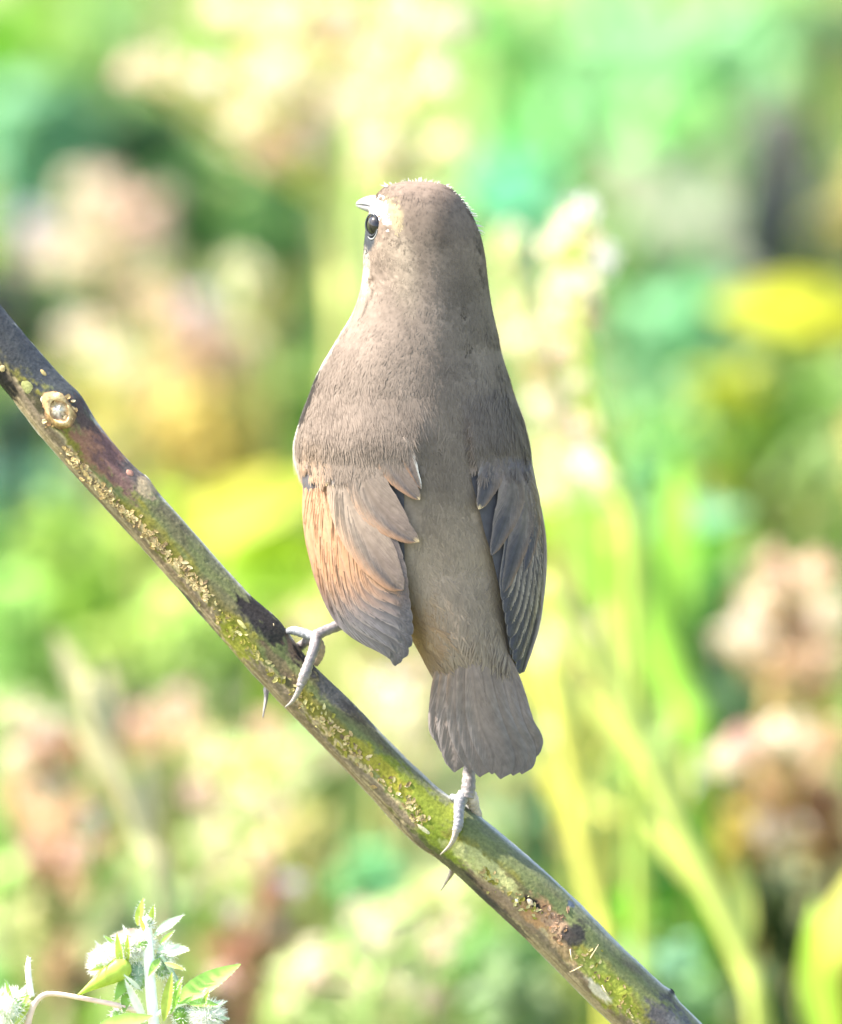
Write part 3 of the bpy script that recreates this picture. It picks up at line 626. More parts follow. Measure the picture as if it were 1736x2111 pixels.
def lerp(a, b, t):
    return a + (b - a) * np.asarray(t)[..., None]
c = np.broadcast_to(GGREEN, PX.shape + (3,)).copy()
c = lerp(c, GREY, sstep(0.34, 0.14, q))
c = lerp(c, RIM_LIGHT, sstep(0.17, 0.05, qf + (n_str - .5) * .12))  # pale bloom with the sunlit rim painted in along the upper edge
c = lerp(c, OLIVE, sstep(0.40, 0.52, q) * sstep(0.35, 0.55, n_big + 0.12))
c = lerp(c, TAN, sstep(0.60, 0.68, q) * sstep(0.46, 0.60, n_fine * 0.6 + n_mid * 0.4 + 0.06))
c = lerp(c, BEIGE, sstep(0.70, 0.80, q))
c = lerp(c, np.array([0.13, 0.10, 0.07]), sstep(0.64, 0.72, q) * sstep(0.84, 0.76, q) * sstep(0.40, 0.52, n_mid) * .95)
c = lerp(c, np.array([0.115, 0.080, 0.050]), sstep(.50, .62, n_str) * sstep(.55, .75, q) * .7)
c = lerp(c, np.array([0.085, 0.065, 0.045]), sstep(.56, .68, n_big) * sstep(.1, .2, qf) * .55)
c = lerp(c, RIM_LIGHT * 1.05, sstep(0.93, 0.985, qf) * 0.6)  # rim light painted along the lower edge too
# blotches: X, Y, half length along, half width across, colour, strength
marks = [(20, 690, 170, 46, (0.034, 0.036, 0.042), .95), (120, 790, 90, 40, (0.036, 0.04, 0.045), .92), (10, 790, 50, 24, DARK * .6, 1), (85, 835, 60, 14, DARK, .8),  # dark bark patches, deepened in colour for the shaded face
         (215, 930, 110, 36, RUST, .9), (250, 970, 90, 24, (0.10, 0.06, 0.06), .8), (170, 860, 40, 26, DARK * 2, .8), (290, 985, 50, 22, (0.07, 0.065, 0.06), .8), (300, 1010, 24, 16, TAN, .6),
         (535, 1265, 46, 34, DARK, 1), (560, 1300, 40, 26, DARK, .95), (620, 1335, 40, 24, (0.16, 0.10, 0.07), .8), (655, 1375, 60, 26, DARK, 1), (700, 1425, 70, 26, (0.06, 0.06, 0.06), .95), (740, 1470, 40, 20, DARK, .7),
         (440, 1310, 50, 12, DARK, .9), (390, 1250, 70, 10, DARK * 2, .8), (600, 1410, 30, 10, DARK * 1.5, .7), (490, 1325, 60, 22, (0.20, 0.21, 0.02), .8), (580, 1370, 60, 12, (0.12, 0.08, 0.05), .7),
         (850, 1640, 120, 30, (0.17, 0.20, 0.02), .85), (780, 1580, 90, 16, (0.28, 0.24, 0.03), .7), (905, 1735, 80, 22, (0.15, 0.19, 0.02), .9), (880, 1745, 70, 10, DARK * 2, .6),
         (955, 1755, 16, 12, DARK, .9), (985, 1830, 70, 13, DARK, .95), (940, 1800, 60, 12, (0.09, 0.085, 0.05), .8), (1000, 1790, 90, 22, (0.40, 0.40, 0.17), .7), (1050, 1865, 90, 17, (0.20, 0.14, 0.10), .85), (1030, 1880, 90, 9, DARK * 2.2, .7),
         (1120, 1885, 44, 30, (0.36, 0.20, 0.10), .95), (1150, 1910, 40, 22, (0.30, 0.19, 0.12), .9), (1100, 1862, 22, 10, DARK * .5, 1), (1180, 1930, 24, 34, DARK * 1.3, .95), (1165, 1960, 60, 14, (0.24, 0.16, 0.09), .8),
         (1240, 2010, 70, 26, (0.20, 0.23, 0.05), .8), (1270, 2050, 60, 30, (0.22, 0.24, 0.03), .8), (1230, 2040, 36, 9, (0.45, 0.40, 0.33), .9), (1370, 2095, 46, 30, (0.06, 0.055, 0.06), .95), (1410, 2120, 60, 20, (0.10, 0.10, 0.10), .7),
         (1178, 1862, 8, 7, (0.06, 0.08, 0.14), .7), (1385, 2047, 9, 8, DARK, 1)]
tx = (btan @ RT)[:, None]; ty = -(btan @ UP)[:, None]
for mx, my, la, wa, mc, st in marks:
    dx, dy = PX - mx, PY - my
    al = dx * tx + dy * ty
    ac = dx * -ty + dy * tx
    dd = np.sqrt((al / la) ** 2 + (ac / wa) ** 2) + (n_mid - .5) * 1.1 + (n_fine - .5) * 1.1
    c = lerp(c, np.asarray(mc, float), sstep(1.25, 0.70, dd) * st * front)
c *= (0.72 + 0.3 * n_fine + .25 * n_mid + 0.25 * (n_str - .5))[..., None]
disp = (n_mid - 0.5) * 3.0 + (n_fine - 0.5) * 1.3 + (n_str - .5) * 1.5 + (n_big - .5) * 6
for kx, ky, kr, kh in [(125, 850, 60, 7), (575, 1285, 55, 8), (165, 815, 40, 6), (1140, 1890, 45, -7), (310, 985, 28, 5), (955, 1655, 40, 5), (1385, 2045, 14, 5)]:
    disp += kh * np.exp(-(((PX - kx) ** 2 + (PY - ky) ** 2) / kr ** 2)) * np.where(front | (kh > 0), 1, 0)
rr = br[:, None] + disp * S
bv = bw[:, None] + rr[..., None] * (np.cos(ang)[None, :, None] * bn_top[:, None] + np.sin(ang)[None, :, None] * bn_cam[:, None])
def end_on_ground():
    return bw[-1] - np.array([0, 0, 0.0])
branch = empty('branch', (bw[-1][0], bw[-1][1], 0.0), 'thick slanting stem with peeling green grey bark that the bird grips', 'branch')
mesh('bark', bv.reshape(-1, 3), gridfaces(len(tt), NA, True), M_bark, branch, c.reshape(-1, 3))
def bark_pt(X, Y, lift=0.0):
    """surface point, outward normal and stem direction at a picture place on the camera side"""
    d2 = (PX - X) ** 2 + (PY - Y) ** 2 + np.where(front, 0, 1e9)
    i, j = np.unravel_index(np.argmin(d2), d2.shape)
    n = np.cos(ang[j]) * bn_top[i] + np.sin(ang[j]) * bn_cam[i]
    return bv[i, j] + n * lift * S, n, btan[i]

# curling bark flakes along the stem
def flake_set(n, path, spread, size, cols, seed):
    r = np.random.default_rng(seed)
    out = []
    path = np.asarray(path, float)
    for k in range(n):
        t = r.uniform(0, len(path) - 1)
        X, Y = cr(path, np.array([t]))[0]
        X += r.normal() * spread; Y += r.normal() * spread
        p, nn, td = bark_pt(X, Y)
        a = r.uniform(0, 6.28)
        e1 = td * math.cos(a) + np.cross(nn, td) * math.sin(a)
        e2 = np.cross(nn, e1)
        m = 6
        rad = size * S * r.uniform(0.4, 1.3)
        th = np.linspace(0, 2 * np.pi, m, endpoint=False) + r.uniform(0, 1)
        rr_ = rad * r.uniform(0.55, 1.25, m)
        tilt = r.uniform(-.5, .5); tilt2 = r.uniform(-.5, .5)
        ring = p + (np.cos(th) * rr_)[:, None] * e1 * 1.5 + (np.sin(th) * rr_)[:, None] * e2 * .8
        h = (0.3 + r.uniform(0, 1.0, m)) * S + np.abs(np.cos(th) * tilt + np.sin(th) * tilt2) * rad * .45
        top = ring + nn * h[:, None]
        bot = ring - nn * 1.0 * S
        cen = p + nn * (.7 * S)
        v = np.vstack([top, bot, cen[None]])
        f = []
        for i in range(m):
            j = (i + 1) % m
            f.append((i, j, 2 * m, 2 * m)); f.append((m + i, m + j, j, i))
        cc = np.asarray(cols[r.integers(len(cols))]) * r.uniform(.55, 1.1)
        out.append((v, f, np.broadcast_to(cc, (len(v), 3))))
    vs, fs, cs, k = [], [], [], 0
    for v, f, cc in out:
        vs.append(v); cs.append(cc)
        fs += [tuple(dict.fromkeys(i + k for i in ff)) for ff in f]
        k += len(v)
    return np.vstack(vs), fs, np.vstack(cs)
tan_cols = [(0.50, 0.36, 0.17), (0.40, 0.28, 0.13), (0.60, 0.47, 0.26), (0.52, 0.40, 0.2), (0.2, 0.14, 0.08)]
olive_cols = [(0.36, 0.30, 0.08), (0.22, 0.20, 0.04), (0.36, 0.26, 0.12), (0.48, 0.42, 0.2), (0.42, 0.36, 0.14)]
for n_, path_, sp_, sz_, cl_, sd_ in [
        (330, [(135, 925), (210, 1010), (290, 1085), (370, 1165), (430, 1230)], 6, 4.6, tan_cols, 1),
        (80, [(430, 1230), (510, 1330), (600, 1415), (680, 1490)], 9, 4.6, olive_cols, 2),
        (130, [(660, 1470), (740, 1560), (830, 1640), (870, 1690)], 11, 4.8, tan_cols + olive_cols, 3),
        (50, [(985, 1790), (1060, 1850), (1110, 1880)], 9, 3.8, olive_cols, 4),
        (40, [(1200, 1960), (1260, 2040), (1310, 2100)], 14, 4.4, olive_cols + tan_cols, 5),
        (40, [(1105, 1870), (1150, 1900), (1160, 1940)], 11, 4.2, [(0.50, 0.28, 0.14), (0.40, 0.25, 0.16), (0.22, 0.13, 0.08)], 6)]:
    v, f, cc = flake_set(n_, path_, sp_, sz_, cl_, sd_)
    mesh('bark_flakes', v, f, M_flake, branch, cc, smooth=False, kind='stuff')

# broken-off twig scar: ragged rim round a pale core
def scar(X, Y, r0, name):
    p, nn, td = bark_pt(X, Y, -3)
    e2 = np.cross(nn, td)
    th = np.linspace(0, 2 * np.pi, 26, endpoint=False)
    prof = [(1.25, -2, (0.20, 0.13, 0.08)), (1.12, 5, (0.42, 0.26, 0.12)), (0.98, 12, (0.66, 0.46, 0.22)), (0.80, 13, (0.75, 0.55, 0.30)), (0.66, 8, (0.50, 0.30, 0.14)), (0.52, 6, (0.55, 0.40, 0.24)), (0.30, 8, (0.75, 0.66, 0.52)), (0.02, 9, (0.9, 0.87, 0.82))]
    v, cc = [], []
    for k, (s_, h, c_) in enumerate(prof):
        wob = 1 + 0.55 * (fbm(np.stack([np.cos(th) * 1.1 + 4, np.sin(th) * 1.1, 0 * th + k * .5], -1), 3) - .5) * 2
        hh = h + (fbm(np.stack([np.cos(th) * 1.6, np.sin(th) * 1.6, 0 * th + k * .4 + 9.], -1), 3) - .5) * 22 * (s_ > .1)
        v.append(p + (np.cos(th) * r0 * s_ * wob * S)[:, None] * td * 1.12 + (np.sin(th) * r0 * s_ * wob * S)[:, None] * e2 * .9 + nn * (hh * S)[:, None])
        jit = 0.35 + 1.25 * fbm(np.stack([np.cos(th) * 3, np.sin(th) * 3, 0 * th + k * 2.], -1), 2)
        cc.append(np.asarray(c_)[None] * jit[:, None] * .8)
    o = mesh(name, np.vstack(v), gridfaces(len(prof), 26, True), M_flake, branch, np.vstack(cc))
    o['label'] = 'pale ringed scar where a twig broke off'
scar(122, 848, 29, 'twig_scar')
v, f, cc = flake_set(46, [(100, 838), (112, 826), (134, 824), (150, 842), (146, 866), (124, 876), (102, 868), (100, 848)], 3.5, 6, [(0.50, 0.33, 0.14), (0.62, 0.45, 0.22), (0.40, 0.22, 0.09), (0.25, 0.14, 0.07), (0.7, 0.56, 0.32)], 8)
mesh('bark_flakes', v + FW * -3 * S, f, M_flake, branch, cc, smooth=False, kind='stuff')
def bump_spot(X, Y, rx, ry, h, c0, name='lichen_spot'):
    p, nn, td = bark_pt(X, Y, -1)
    e2 = np.cross(nn, td)
    th = np.linspace(0, 2 * np.pi, 14, endpoint=False)
    v, cc = [], []
    for k, s_ in enumerate((1.0, .9, .7, .4, .02)):
        wob = 1 + .35 * (noise(np.stack([np.cos(th) * 1.7 + X, np.sin(th) * 1.7 + Y, 0 * th], -1)) - .5)
        v.append(p + (np.cos(th) * rx * s_ * wob * S)[:, None] * td + (np.sin(th) * ry * s_ * wob * S)[:, None] * e2 + nn * ((.45 * h * math.sqrt(max(0, 1 - s_ * s_)) + .6) * S))
        cc.append(np.broadcast_to(np.asarray(c0) * (1 - .25 * s_), (14, 3)))
    mesh(name, np.vstack(v), gridfaces(5, 14, True), M_flake, branch, np.vstack(cc))
for a in [(98, 826, 11, 10, 6, (0.75, 0.62, 0.5)), (60, 802, 17, 11, 3, (0.30, 0.30, 0.12)), (92, 772, 9, 5, 3, (0.45, 0.34, 0.14)), (8, 762, 7, 8, 4, (0.5, 0.38, 0.2)), (305, 985, 12, 7, 4, (0.6, 0.56, 0.45)),
          (270, 975, 9, 8, 4, (0.42, 0.22, 0.16)), (500, 1288, 14, 5, 3, (0.55, 0.5, 0.2)), (1065, 1855, 6, 5, 4, (0.75, 0.72, 0.66)), (875, 1710, 18, 5, 3, (0.6, 0.55, 0.36)), (950, 1812, 8, 3, 3, (0.6, 0.6, 0.5)), (1386, 2043, 7, 7, 6, (0.03, 0.03, 0.03)), (1092, 1858, 9, 6, 5, (0.66, 0.5, 0.34))]:
    bump_spot(*a)
# fine fibres that stick out
fb = []
for X, Y, dx, dy in [(1215, 1975, 18, -30), (1200, 1990, -26, 12), (1175, 1955, 5, 24), (1240, 2030, 16, 20), (560, 1290, -8, 18)]:
    p, nn, td = bark_pt(X, Y)
    q1 = p + RT * dx * S - UP * dy * S + nn * 5 * S
    v, f = tube([p - nn * S, (p + q1) / 2 + nn * 4 * S, q1], [1.4 * S, 1.1 * S, .5 * S], 5, 3)
    fb.append((v, f, np.broadcast_to([0.55, 0.45, 0.28], (len(v), 3))))
mesh('bark_fibres', *join(fb)[:2], M_flake, branch, join(fb)[2], kind='stuff')
# ------------------------------------------------------------------ bird
ROWS0 = ROWS = np.array([  # Y, left, right, back depth, belly depth (photo units)
    (373, 860, 864, 88, 92), (375, 828, 894, 62, 118), (384, 796, 924, 36, 150), (400, 777, 944, 16, 180), (422, 765, 962, 4, 204), (450, 757, 977, -4, 220),
    (485, 752, 991, -9, 230), (525, 749, 1000, -11, 238), (565, 748, 1005, -13, 250), (605, 741, 1010, -16.5, 268),
    (645, 727, 1017, -21.5, 292), (685, 704, 1026, -28, 322), (725, 680, 1034, -35, 352), (765, 658, 1046, -42, 380), (805, 641, 1058, -48, 400),
    (850, 624, 1074, -52, 412), (900, 610, 1088, -54, 415), (950, 611, 1095, -54, 408), (1000, 628, 1097, -52, 392), (1060, 652, 1093, -48, 366),
    (1120, 694, 1085, -44, 332), (1180, 746, 1068, -40, 292), (1240, 800, 1056, -40, 246), (1300, 838, 1056, -38, 200), (1350, 866, 1062, -30, 150),
    (1395, 890, 1064, -12, 110), (1430, 915, 1048, 18, 80), (1445, 950, 1010, 30, 60)], float)
NEXP = 2.15
nrow = len(ROWS)
_dense = cr(ROWS, np.linspace(0, nrow - 1, 3000))
def rowat(Y):
    return [np.interp(Y, _dense[:, 0], _dense[:, k]) for k in (1, 2, 3, 4)]

def body_depth(X, Y):
    l, r, b, f = rowat(Y)
    cx, a = (l + r) / 2, (r - l) / 2
    dc, dh = (b + f) / 2, (f - b) / 2
    t = np.clip(np.abs((X - cx) / a), 0, 1)
    return dc - dh * (1 - t ** NEXP) ** (1 / NEXP)

def body_pt(t, th):
    """t row parameter, th: 0 right, -pi/2 camera -> X, Y, depth"""
    r = cr(ROWS, t)
    cx, a = (r[..., 1] + r[..., 2]) / 2, (r[..., 2] - r[..., 1]) / 2
    dc, dh = (r[..., 3] + r[..., 4]) / 2, (r[..., 4] - r[..., 3]) / 2
    ct, st = np.cos(th), np.sin(th)
    e = 2 / NEXP
    return np.stack([cx + a * np.sign(ct) * np.abs(ct) ** e, r[..., 0], dc + dh * np.sign(st) * np.abs(st) ** e], -1)

BROWN = np.array([0.172, 0.136, 0.110]); CROWN = np.array([0.165, 0.126, 0.098]); RUMP = np.array([0.292, 0.226, 0.170]); WHITE = np.array([0.80, 0.77, 0.72]); BUFF = np.array([0.34, 0.28, 0.16])
def ell(X, Y, cx, cy, rx, ry, a=0):
    ca, sa = math.cos(a), math.sin(a)
    dx, dy = X - cx, Y - cy
    return np.sqrt(((dx * ca + dy * sa) / rx) ** 2 + ((-dx * sa + dy * ca) / ry) ** 2)
def plumage(p):
    """feather colour at X, Y, depth"""
    X, Y, D = p[..., 0], p[..., 1], p[..., 2]
    l, r, b, f = rowat(Y)
    nz_ = fbm(np.stack([X / 38, Y / 60, D / 60], -1), 3)
    nf = fbm(np.stack([X / 9, Y / 22, D / 20], -1), 2)
    c = np.broadcast_to(BROWN, X.shape + (3,)).copy()
    c = lerp(c, CROWN, sstep(640, 480, Y))
    c = lerp(c, RUMP, sstep(960, 1120, Y))
    dn = (D - b) / np.maximum(f - b, 1)
    jag = (nf - .5) * .12 + (nz_ - .5) * .15
    # breast and throat are off white, seen only round the edges
    c = lerp(c, WHITE, sstep(0.48, 0.62, dn + jag + sstep(860, 700, X) * .10) * sstep(520, 600, Y))
    c = lerp(c, np.array([0.03, 0.026, 0.024]), sstep(1.1, .8, ell(X, Y, 646, 803, 5, 62, .38) + jag) * .9)  # shade of the crevice between wing and breast, painted in
    left = sstep(860, 780, X)
    c = lerp(c, BUFF, sstep(1.25, .7, ell(X, Y, 812, 438, 17, 40, -.25) + jag * 2) * .7)
    c = lerp(c, np.array([0.26, 0.21, 0.16]), sstep(1.2, .6, ell(X, Y, 815, 505, 40, 30) + jag * 3) * .4)
    c = lerp(c, WHITE * 1.06, sstep(1.1, .85, ell(X, Y, 781, 421, 17, 20, .3) + jag * 1.5))
    c = lerp(c, WHITE * 1.06, sstep(1.1, .85, ell(X, Y, 794, 446, 7, 20, -.35) + jag))
    c = lerp(c, np.array([0.09, 0.06, 0.04]), sstep(1.1, .8, ell(X, Y, 783, 388, 16, 7, -.7) + jag) * left)
    c = lerp(c, np.array([0.045, 0.05, 0.056]), sstep(1.1, .85, ell(X, Y, 757, 482, 17, 38) + jag))
    c = lerp(c, np.array([0.50, 0.44, 0.36]), sstep(1.2, .7, ell(X, Y, 752, 560, 10, 50) + jag * 2) * .6)
    c = lerp(c, np.array([0.05, 0.035, 0.025]), sstep(1.15, .8, ell(X, Y, 764, 577, 11, 5, -.5) + jag) * .9)
    # warm shoulder edge, then sunlight painted orange on the rump's left
    c = lerp(c, np.array([0.36, 0.24, 0.15]), sstep(870, 990, Y) * sstep(690, 640, X) * .7)
    c = lerp(c, np.array([0.46, 0.27, 0.13]), sstep(1180, 1290, Y) * sstep(930, 850, X) * .55)
    for cx_, cy_, rx_, ry_, an_ in [(976, 448, 4, 22, -.75), (990, 560, 3.5, 26, -.3), (985, 500, 3, 18, -.5), (880, 655, 2.5, 14, .35), (905, 690, 2.5, 13, .4), (832, 695, 2.5, 14, .3), (850, 790, 2.5, 16, .35), (838, 865, 2.5, 15, .4), (955, 640, 3, 16, .1), (925, 745, 2.5, 12, .2), (765, 610, 3, 26, .45), (752, 640, 3, 18, .4), (800, 480, 2.5, 14, -.3), (826, 500, 2.5, 18, -.2), (965, 700, 3, 16, -.2), (985, 760, 3, 14, -.2), (905, 930, 2.5, 14, .2), (912, 1338, 5, 18, .4)]:
        c = lerp(c, c * .38, sstep(1.3, .6, ell(X, Y, cx_, cy_, rx_, ry_, an_)) * .8)  # shade in feather creases painted as dark strokes, plus the malar streak
    c = lerp(c, c * .78, sstep(1.3, .3, ell(X, Y, 950, 610, 45, 70)))
    c = lerp(c, np.array([0.27, 0.22, 0.165]), sstep(1.3, .3, ell(X, Y, 835, 560, 34, 90, -.15)) * .45)
    c = lerp(c, np.array([0.205, 0.165, 0.14]), sstep(1300, 1390, Y) * .8)
    nl = fbm(np.stack([X / 70 + 5, Y / 95, D / 90], -1), 2)
    fm = fbm(np.stack([X / 5 + 3, Y / 6, D / 8], -1), 2)
    face = sstep(470, 490, Y) * sstep(640, 580, Y) * sstep(880, 820, X)
    c = c * (1 + (fm - .5) * 1.1 * face)[..., None]
    return c * ((0.72 + 0.52 * nz_) * (.88 + .24 * nl))[..., None]

bird_base = B(868, 1640, 110)
bird = empty('bird', bird_base, 'small grey brown songbird with pale eyebrow gripping the slanting stem, seen from behind', 'bird')
NT, NTH = 190, 96
tg = np.linspace(0, nrow - 1, NT)
thg = np.linspace(0, 2 * np.pi, NTH, endpoint=False)
bp = body_pt(tg[:, None] + 0 * thg[None], thg[None] + 0 * tg[:, None])
bpw = B(bp[..., 0], bp[..., 1], bp[..., 2])
body = mesh('body', bpw.reshape(-1, 3), gridfaces(NT, NTH, True), M_skin, bird, (plumage(bp) * .85).reshape(-1, 3))

# contour feathers: every small feather is a fan of barbs lying on the body
def contour(n, seed, t0, t1, th0, th1, keep=None, lenf=1.0):
    r = np.random.default_rng(seed)
    t = r.uniform(t0, t1, n * 3); th = r.uniform(th0, th1, n * 3)
    e = 0.02
    p = body_pt(t, th); pt = body_pt(np.clip(t + e, 0, nrow - 1), th); ph = body_pt(t, th + e)
    du, dv = pt - p, ph - p
    area = np.linalg.norm(np.cross(du, dv), axis=-1)
    ok = r.uniform(size=n * 3) < area / np.percentile(area, 90)
    if keep is not None:
        ok &= keep(p)
    p, du, dv = p[ok][:n], du[ok][:n], dv[ok][:n]
    nrm = unit(np.cross(du, dv)); du = unit(du)
    cen = np.stack([0 * p[:, 0] + 868, p[:, 1], 0 * p[:, 0] + 120], -1)
    nrm *= np.sign(np.sum(nrm * (p - cen), -1, keepdims=True))
    side = unit(np.cross(du, nrm))
    L = np.interp(p[:, 1], [372, 420, 520, 650, 800, 1000, 1400], [13, 15, 22, 34, 42, 46, 54]) * r.uniform(.75, 1.2, len(p)) * lenf
    W = L * 0.30
    colr = plumage(p)
    fj = r.uniform(.90, 1.10, (len(p), 1))
    yaw = r.normal(0, .11, len(p))
    lift = r.uniform(0.0, 0.035, len(p))
    K = 15
    vs, cs = [], []
    for k in range(K):
        s_ = (k / (K - 1)) * 2 - 1
        a = yaw + s_ * 0.42 + r.normal(0, .07, len(p))
        d = du * np.cos(a)[:, None] + side * np.sin(a)[:, None]
        d = unit(d + nrm * (lift + r.uniform(-.03, .05, len(p)))[:, None])
        st_ = p + du * (r.uniform(0, .35, len(p)) * L)[:, None] + side * (s_ * W * .35)[:, None] - nrm * 1.0
        ln = (L * (1 - .3 * s_ * s_) * r.uniform(.7, 1.08, len(p)))[:, None]
        mid = st_ + d * ln * .55 + nrm * 0.4
        end = st_ + d * ln - nrm * ln * .10
        sw = unit(np.cross(d, nrm)) * (r.uniform(1.0, 1.7, len(p)) * np.interp(p[:, 1], [372, 600, 900], [.75, 1.1, 1.3]))[:, None]
        v = np.stack([st_ - sw, st_ + sw, mid - sw * .9, mid + sw * .9, end - sw * .35, end + sw * .35], 1)
        cc = colr * fj * r.uniform(.92, 1.08, (len(p), 1))
        cs.append(np.stack([cc * .96, cc * .96, cc, cc, cc * 1.03, cc * 1.03], 1))
        vs.append(v)
    v = np.concatenate(vs).reshape(-1, 3); cc = np.concatenate(cs).reshape(-1, 3)
    m = len(v) // 6
    f = (np.array([[0, 1, 3, 2], [2, 3, 5, 4]])[None] + (np.arange(m) * 6)[:, None, None]).reshape(-1, 4)
    return B(v[:, 0], v[:, 1], v[:, 2]), f, cc
def no_face(p):
    X, Y = p[..., 0], p[..., 1]
    return (ell(X, Y, 766, 463, 17, 25) > 1) & ~((X < 772) & (np.abs(Y - 422) < 20) & (p[..., 2] > 110))
parts_ = [contour(2300, 1, 0.9, 9, -np.pi, 0, no_face), contour(3600, 2, 8, 17.5, -np.pi * 1.1, .1), contour(700, 9, 0.7, 9, 0, np.pi, no_face), contour(700, 3, 8, 22, 0, np.pi, None, 1.4),
          contour(1500, 4, 16.5, 24.3, -np.pi * .98, -.02, lambda p: (p[..., 0] > np.interp(p[..., 1], [1000, 1060, 1130, 1200, 1300, 1390], [880, 875, 858, 836, 846, 890])) & (p[..., 0] < np.interp(p[..., 1], [1000, 1060, 1130, 1200, 1300, 1390], [970, 985, 1012, 1030, 1046, 1062])))]
v, f, cc = join(parts_)
mesh('contour_feathers', v, f, M_plume, body, cc, kind='stuff')
# pale loose barbs, added to draw the sunlit rim along the crown and nape
r = np.random.default_rng(5)
hv = []
for k in range(150):
    X = r.uniform(800, 990)
    Y = np.interp(X, [800, 860, 910, 945, 975, 990, 1000], [381, 372, 379, 401, 440, 478, 500])
    p0 = B(X, Y + 6, r.uniform(70, 130))
    ou = unit(UP * r.uniform(.1, .5) + RT * (X - 862) / 120 * r.uniform(.6, 1.4) - UP * max(0, (X - 900) / 130) + FW * r.uniform(-.5, .3))
    p1 = p0 + ou * r.uniform(7, 17) * S
    vv, ff = tube([p0, (p0 + p1) / 2, p1], [1.0 * S, .8 * S, .3 * S], 4, 2)
    hv.append((vv, ff, np.broadcast_to(np.array([.7, .66, .58]), (len(vv), 3))))
mesh('sunlit_rim_barbs', *join(hv)[:2], M_plume, body, join(hv)[2], kind='stuff')

# --- head furniture
def ball(c, rx, ry, rz, nu=20, nv=28):
    a = np.linspace(0, np.pi, nu); b = np.linspace(0, 2 * np.pi, nv, endpoint=False)
    v = np.stack([np.sin(a)[:, None] * np.cos(b)[None] * rx, np.cos(a)[:, None] * ry + 0 * b[None], np.sin(a)[:, None] * np.sin(b)[None] * rz], -1) + np.asarray(c)
    return v.reshape(-1, 3), gridfaces(nu, nv, True)
ex, ey, ed = 778, 464, 56
v, f = ball((ex, ey, ed), 21.5, 25, 25.5)
eye = mesh('eye', B(v[:, 0], v[:, 1], v[:, 2]), f, M_eye, bird, np.broadcast_to([0.012, 0.010, 0.010], v.shape))
eye['label'] = 'round glossy black eye'
a = np.linspace(0, 2 * np.pi, 33)
en = unit(np.array([-.80, 0, -.60])); eu = np.array([0, 1.0, 0]); es = np.cross(en, eu)
def ring_part(name, rx, ry, rad, colr, a0, a1, m=30):
    aa = np.linspace(a0, a1, m)
    pts = np.array([ex, ey, ed]) + en * 15 + np.sin(aa)[:, None] * eu * ry + np.cos(aa)[:, None] * es * rx
    rd = rad * (0.35 + .65 * np.sin(np.linspace(0, np.pi, m)))
    v, f = tube(B(pts[:, 0], pts[:, 1], pts[:, 2]), rd * S, 7, 1)
    mesh(name, v, f, M_plume, eye, np.broadcast_to(colr, v.shape))
ring_part('eyelid', 19, 22, 2.4, (0.05, 0.055, 0.06), 0, 2 * np.pi)
ring_part('eye_ring', 21, 29, 1.6, (0.30, 0.30, 0.29), .3, 2.2)
# bill: upper and lower half, pointing left and away
def bill(name, z0, z1, y0, colr, par):
    u = np.linspace(0, 1, 14)
    a = np.linspace(0, 2 * np.pi, 16, endpoint=False)
    base = np.array([782, y0, 146.]); tip = np.array([733, 421 if z0 < 0 else 423, 208.])
    d = unit(tip - base); sd = unit(np.cross(d, [0, 1.0, 0])); upv = np.cross(sd, d)
    if upv[1] > 0: upv = -upv
    v = []
    for k in u:
        w = (1 - k) ** .6
        c0 = base + (tip - base) * k + upv * (4.0 * np.sin(k * np.pi) if z0 < 0 else 0)
        ring = c0 + np.cos(a)[:, None] * sd * 16 * w + np.sin(a)[:, None] * upv * np.where(np.sin(a) > 0, z1, -z0 if z0 < 0 else z0)[:, None] * w
        v.append(ring)
    v = np.vstack(v)
    return mesh(name, B(v[:, 0], v[:, 1], v[:, 2]), gridfaces(14, 16, True), M_beak, par, np.broadcast_to(colr, v.shape) * (1 - .35 * np.repeat(u, 16)[:, None] * 0))
beak = bill('beak', -7, 22, 425, (0.24, 0.24, 0.26), bird)
bill('lower_bill', 14, 6, 431, (0.15, 0.145, 0.15), beak)

